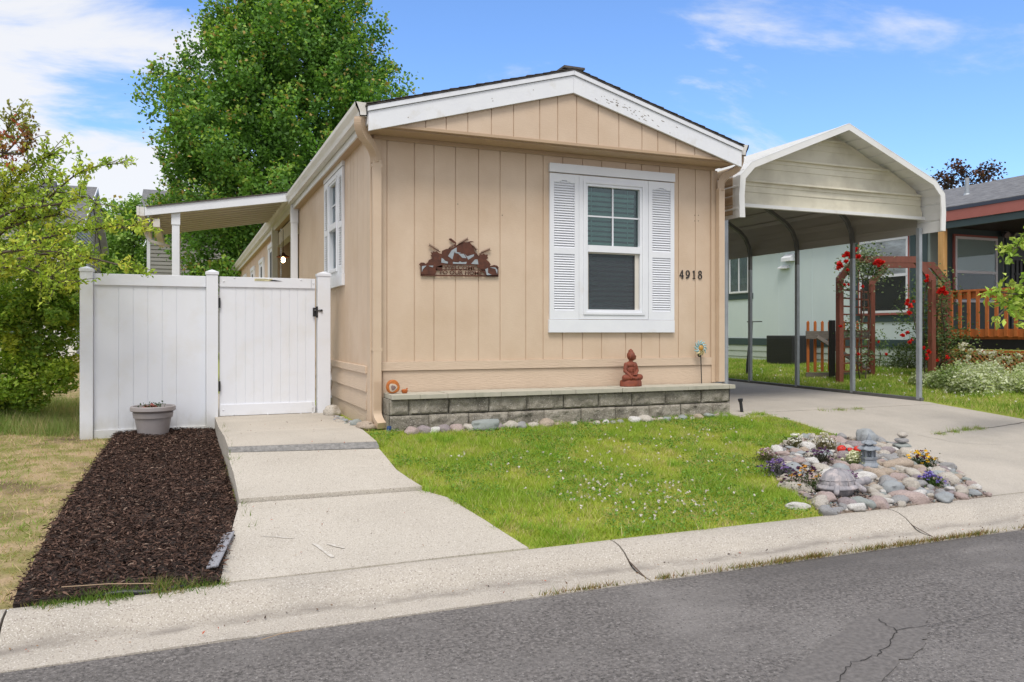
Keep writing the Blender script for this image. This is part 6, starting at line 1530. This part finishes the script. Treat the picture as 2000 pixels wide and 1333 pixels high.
tree('maple_tree', 'tall dense green maple tree with orange tipped new leaves behind the home', (mx_, my_, .6), [(2.6, 3.4), (3.8, 4.3), (5.5, 4.85), (7.8, 4.8), (9.8, 4.3), (11.8, 3.45), (13.8, 2.7), (15.6, 1.8), (17.4, .4)], 1250, 165000, .145,
     [(.11, .235, .045), (.14, .29, .05), (.18, .35, .06), (.08, .18, .035), (.145, .30, .06)], [(.34, .48, .08), (.28, .44, .07), (.46, .34, .11), (.30, .46, .08), (.26, .42, .06)], .26, .62, branches=70)
bgt = [(-3, 'lime', 212, 46, 7.5, 2.6), (0, 'mid', 262, 44, 7.8, 2.8), (0, 'mid', 60, 50, 8.5, 4.0), (0, 'mid', -60, 45, 9, 4.5)]
for i, (k, kind, px, D, H, r) in enumerate(((0, 0, 215, 50, 8.9, 2.3), (0, 1, 262, 46, 9.2, 2.7), (0, 2, 70, 56, 9.5, 4.2), (0, 3, -70, 50, 10, 4.5))):
    x, y, z = at_d(px, 690, D)
    tree('broadleaf_tree', ['bright green tree right of the white house gable', 'bushy green tree between the two background houses', 'green tree behind the roof of the white house', 'green tree at the far left beyond the shrub'][i], (x, y, .4), [(1.0, r * .8), (3, r), (H * .65, r * .8), (H * .9, r * .4), (H, .1)], 200, 22000, .19, [(.19, .33, .06), (.24, .40, .07), (.15, .27, .05)], [(.34, .48, .12)], .14, .6, group='trees beyond the garden', branches=16)
x, y, z = at_d(1895, 600, 38.)
tree('plum_tree', 'dark purple leaved plum tree showing above the teal house roof', (x, y, .6), [(3.5, 1.5), (5.8, 2.3), (7.5, 1.9), (8.4, 1.3), (9.3, .15)], 130, 6500, .15, [(.05, .028, .03), (.075, .035, .03), (.035, .03, .035)], [(.14, .06, .04)], .12, .5, branches=25)
x, y, z = at_d(1968, 600, 39.)
tree('plum_tree', 'second purple leaved tree at the right edge above the grey roof', (x, y, .6), [(3.5, 1.2), (5.8, 1.8), (7.2, 1.4), (8.3, .12)], 80, 3600, .15, [(.05, .028, .03), (.075, .035, .03), (.05, .04, .035)], [(.14, .06, .04)], .12, .5, branches=18)

# foreground ornamental tree at the left: limbs listed as screen-read polylines at real depths
def limb_tree(name, label, base, limbs, cols, lsize, per_m, spread, trunk_r, tipcols=None, redset=()):
    t = thing(name, base, label, 'tree'); m_ = MB(); P = []; C = []
    for li, (pts, dens) in enumerate(limbs):
        sp = spline([at_d(*p) for p in pts], 8); k = len(sp); L = sum((b - a).length for a, b in zip(sp[:-1], sp[1:]))
        m_.tube(sp, [trunk_r * lerp(.42, .10, i / (k - 1)) for i in range(k)], 6)
        ntw = max(3, int(L * per_m * dens))
        for j in range(ntw):
            q = random.uniform(.12, 1.0); p = sp[int(q * (k - 1))]; d_ = Vector((random.gauss(0, 1), random.gauss(0, 1), random.gauss(.25, .55))).normalized(); ax_ = (sp[min(k - 1, int(q * (k - 1)) + 1)] - sp[max(0, int(q * (k - 1)) - 1)]).normalized()
            d_ = (d_ + ax_ * .9).normalized(); ln_ = random.uniform(.12, .38) * spread; e_ = p + d_ * ln_
            m_.tube([p, lerp(p, e_, .5) + Vector((0, 0, .02)), e_], [.005, .004, .0015], 4, False)
            nl = random.randint(10, 20); f = np.linspace(.15, 1.05, nl)[:, None]; pp = np.array(p) * (1 - f) + np.array(e_) * f + rng.normal(size=(nl, 3)) * .022; P.append(pp)
            c_ = np.array(random.choice(tipcols if (li in redset and tipcols) else cols)); C.append(np.tile(c_, (nl, 1)) * rng.uniform(.7, 1.3, (nl, 1)))
    m_.tube(spline([base, (base[0] + .1, base[1], base[2] + .8), (base[0] + .05, base[1] + .05, base[2] + 1.7), (base[0] + .2, base[1], base[2] + 2.6)], 5), trunk_r * .8, 10)
    m_.build('trunk', M['bark'], t, smooth='all')
    P = np.concatenate(P); C = np.concatenate(C); poly_mesh('crown', leaf_quads(P, lsize, aspect=.48, up=.5, droop=.55), 4, C, M['leaf'], t); return t
bx0, by0, _ = at_d(-60, 800, 9.6)
yg = [(.44, .56, .08), (.53, .63, .10), (.38, .52, .07), (.58, .60, .09), (.32, .46, .07)]
L_ = [([(-60, 520, 9.4), (20, 440, 9.0), (90, 390, 8.7), (160, 335, 8.5), (240, 318, 8.4)], .55), ([(-60, 500, 9.2), (0, 400, 9), (40, 340, 8.8), (100, 300, 8.6)], 1.3),
      ([(-60, 520, 9.2), (40, 480, 8.8), (130, 455, 8.5), (220, 445, 8.3), (285, 450, 8.2)], .5), ([(-60, 540, 9), (60, 500, 8.6), (150, 500, 8.4), (240, 520, 8.1), (262, 530, 8.05)], .35),
      ([(-60, 460, 9), (30, 410, 8.7), (110, 400, 8.5), (165, 385, 8.3), (190, 400, 8.2)], .5), ([(-80, 480, 9.3), (-20, 420, 9.3), (50, 380, 9.2), (100, 350, 9)], .8),
      ([(-60, 560, 8.8), (20, 520, 8.6), (90, 540, 8.5), (130, 560, 8.4)], 1.1), ([(-60, 520, 8.5), (0, 495, 8.2), (60, 490, 8.1), (150, 495, 8.1)], .7),
      ([(-80, 430, 9.4), (-10, 380, 9.4), (50, 400, 9.3), (90, 430, 9.2), (120, 470, 9.1)], .7), ([(-80, 460, 9.0), (0, 450, 9.0), (60, 430, 8.9), (110, 420, 8.8), (120, 405, 8.8)], .8),
      ([(-90, 380, 9), (-30, 330, 8.9), (20, 290, 8.8), (50, 250, 8.7)], .6), ([(-90, 340, 9), (-30, 300, 8.9), (10, 260, 8.8), (25, 235, 8.7)], .8), ([(-90, 340, 8.6), (-20, 300, 8.5), (40, 300, 8.5), (60, 270, 8.5)], .6),
      ([(-60, 560, 9.6), (10, 500, 9.7), (90, 470, 9.6), (110, 450, 9.5)], 1.1), ([(-60, 520, 9.4), (40, 530, 9.4), (110, 520, 9.3), (130, 530, 9.2)], 1.0)]
limb_tree('ornamental_tree', 'yellow green ornamental tree reaching in from the left edge', (bx0, by0, gz(bx0, by0)), L_, yg, .058, 34, .95, .045, [(.26, .15, .06), (.34, .16, .06), (.30, .30, .08), (.40, .10, .05), (.34, .36, .08)], (10, 11, 12))
# dense shrub beneath it
sb = []
for px, py, D, r in ((20, 560, 10.6, .75), (70, 600, 10.4, .65), (100, 560, 10.3, .55), (10, 660, 10.6, .75), (70, 680, 10.4, .6), (30, 740, 10.5, .5), (105, 640, 10.2, .45), (-60, 620, 10.8, .9), (-60, 720, 10.8, .8), (-20, 760, 10.4, .4), (115, 520, 10.4, .4), (60, 500, 10.6, .6), (120, 590, 10.3, .35), (95, 715, 10.3, .35)):
    sb.append((at_d(px, py, D), r))
sb2 = []
for (c_, r_) in sb:
    for q in range(11):
        d_ = Vector((random.gauss(0, 1), random.gauss(0, 1), random.gauss(0, 1))).normalized() * r_ * random.uniform(.35, 1.12)
        sb2.append(((c_[0] + d_.x, c_[1] + d_.y, max(c_[2] + d_.z, .45)), random.uniform(.12, .27)))
sb = sb2
bush('garden_shrub', 'large dark green and yellow shrub left of the white fence', 'shrub', sb, 36000, .064, [(.15, .26, .04), (.23, .37, .05), (.30, .46, .06), (.44, .54, .08), (.18, .30, .05), (.58, .58, .08)],
     stems=[[(at_d(30, 790, 10.5)[0], at_d(30, 790, 10.5)[1], .3), at_d(30, 700, 10.5), at_d(60, 600, 10.5)], [(at_d(10, 790, 10.5)[0], at_d(10, 790, 10.5)[1], .3), at_d(-20, 700, 10.6), at_d(-30, 600, 10.7)], [(at_d(40, 790, 10.5)[0], at_d(40, 790, 10.5)[1], .3), at_d(80, 720, 10.4), at_d(110, 600, 10.3)]])
# right hand branch from a young tree just outside the frame
rx, ry, _ = at_d(2150, 800, 10.)
L2 = [([(2110, 640, 9.5), (2040, 600, 9.0), (1975, 600, 8.7), (1940, 628, 8.5)], .9), ([(2120, 560, 9.6), (2050, 570, 9.1), (1990, 575, 8.8), (1948, 570, 8.6)], .9), ([(2120, 520, 9.7), (2060, 500, 9.2), (2010, 480, 9.0), (1980, 487, 8.9)], .9), ([(2130, 620, 9.7), (2060, 590, 9.3), (2010, 590, 9.0), (1985, 610, 8.9)], 1.0), ([(2130, 520, 9.7), (2080, 540, 9.3), (2020, 520, 9.1)], 1)]
limb_tree('young_tree', 'light green leafy branch reaching in from the right edge', (rx, ry, gz(rx, ry)), L2, [(.36, .50, .08), (.28, .42, .07), (.46, .56, .12)], .08, 17, .75, .05)

# ------------------------------------------------------------------ background houses
hA = thing('white_house', (-9, 32, .5), 'white sided house with grey shingle gable roof behind the left shrub', 'house')
wx1, wy0, wy1 = -5.95, 27.8, 38.0; ez, rz_ = 5.8, 8.05
m_ = MB(); z = .4
while z < ez - .02: m_.prism([(wy0, z), (wy0 + .02, z + .145), (wy1 - .02, z + .145), (wy1, z)], -16, wx1 - .0, 'x') ; m_.prism([(-16, z), (wx1 + .02, z), (wx1 , z + .145), (-16, z + .145)], wy0 - .001, wy1 + .001, 'y'); z += .15
z = ez
while z < rz_ - .25:
    f = (z + .15 - ez) / (rz_ - ez); ym = (wy0 + wy1) / 2; hw = (wy1 - wy0) / 2 * (1 - f); m_.prism([(ym - hw, z), (ym + hw, z), (ym + hw, z + .145), (ym - hw, z + .145)], wx1 - .2, wx1 + .02 * 0 + .001, 'x'); m_.box(wx1 - .1, wx1 + .02, ym - hw, ym + hw, z, z + .02); z += .15
z = .4
while z < ez: m_.box(wx1 - .1, wx1 + .022, wy0, wy1, z, z + .02); z += .15
m_.build('wall', M['vinyl_siding'], hA)
ym = (wy0 + wy1) / 2; m_ = MB(); m_.prism([(wy0 - .4, ez - .15), (ym, rz_), (wy1 + .4, ez - .15), (wy1 + .4, ez), (ym, rz_ + .16), (wy0 - .4, ez)], -16.5, wx1 + .3, 'x'); m_.box(wx1 - 1.9, wx1 - 1.3, ym - .6, ym - .2, rz_ - .05, rz_ + .22); m_.build('roof', M['shingle_grey'], hA)
m_ = MB(); m_.prism([(wy0 - .42, ez - .2), (ym, rz_ - .05), (wy1 + .42, ez - .2), (wy1 + .42, ez - .02), (ym, rz_ + .14), (wy0 - .42, ez - .02)], wx1 + .301, wx1 + .34, 'x'); m_.prism([(wy0 - .38, ez - .2), (ym, rz_ - .04), (wy1 + .38, ez - .2), (wy1 + .38, ez - .16), (ym, rz_ - .005), (wy0 - .38, ez - .16)], wx1 + .03, wx1 + .30, 'x'); m_.build('rake', M['white'], hA)
for xc, zc in ((-8.2, 4.2), (-11, 4.2), (-8.2, 1.8), (-11.2, 1.8)):
    m_ = MB(); m_.box(xc - .6, xc + .6, wy0 - .08, wy0 - .03, zc - .7, zc + .7); wo = m_.build('window', M['white'], hA)
    m_ = MB(); m_.box(xc - .5, xc + .5, wy0 - .095, wy0 - .081, zc - .6, zc + .6); m_.build('pane', mat('dull_glass%d%d' % (int(-xc), int(zc)), (.10, .12, .14), .15), wo)
hB = thing('grey_house', (2, 36, .5), 'grey lap sided house with dark roof behind the porch roof', 'house')
bx0_, by0_ = -3.55, 33.4; ezB, rzB = 6.85, 9.0
m_ = MB(); m_.box(bx0_, 10, by0_, by0_ + 10, .3, ezB - .1); z = .3
while z < ezB - .15: m_.prism([(by0_ - .03, z), (by0_, z + .18), (by0_, z)], bx0_ + .12, 10, 'x'); m_.prism([(bx0_ - .03, z), (bx0_, z + .18), (bx0_, z)], by0_ + .1, by0_ + 10, 'y'); z += .185
m_.build('wall', M['grey_siding'], hB)
m_ = MB(); m_.box(bx0_ - .03, bx0_ + .12, by0_ - .04, by0_ - .001, .3, ezB - .1); m_.build('corner_board', M['white'], hB)
m_ = MB(); m_.prism([(by0_ - .45, ezB - .12), (by0_ + 5, rzB), (by0_ + 10.4, ezB - .12), (by0_ + 10.4, ezB + .05), (by0_ + 5, rzB + .15), (by0_ - .45, ezB + .03)], bx0_ - .4, 10.4, 'x'); m_.build('roof', M['shingle_grey'], hB)
m_ = MB(); m_.box(bx0_ - .4, 10.4, by0_ - .50, by0_ - .452, ezB - .16, ezB + .0); m_.build('eave_fascia', M['gutter'], hB)
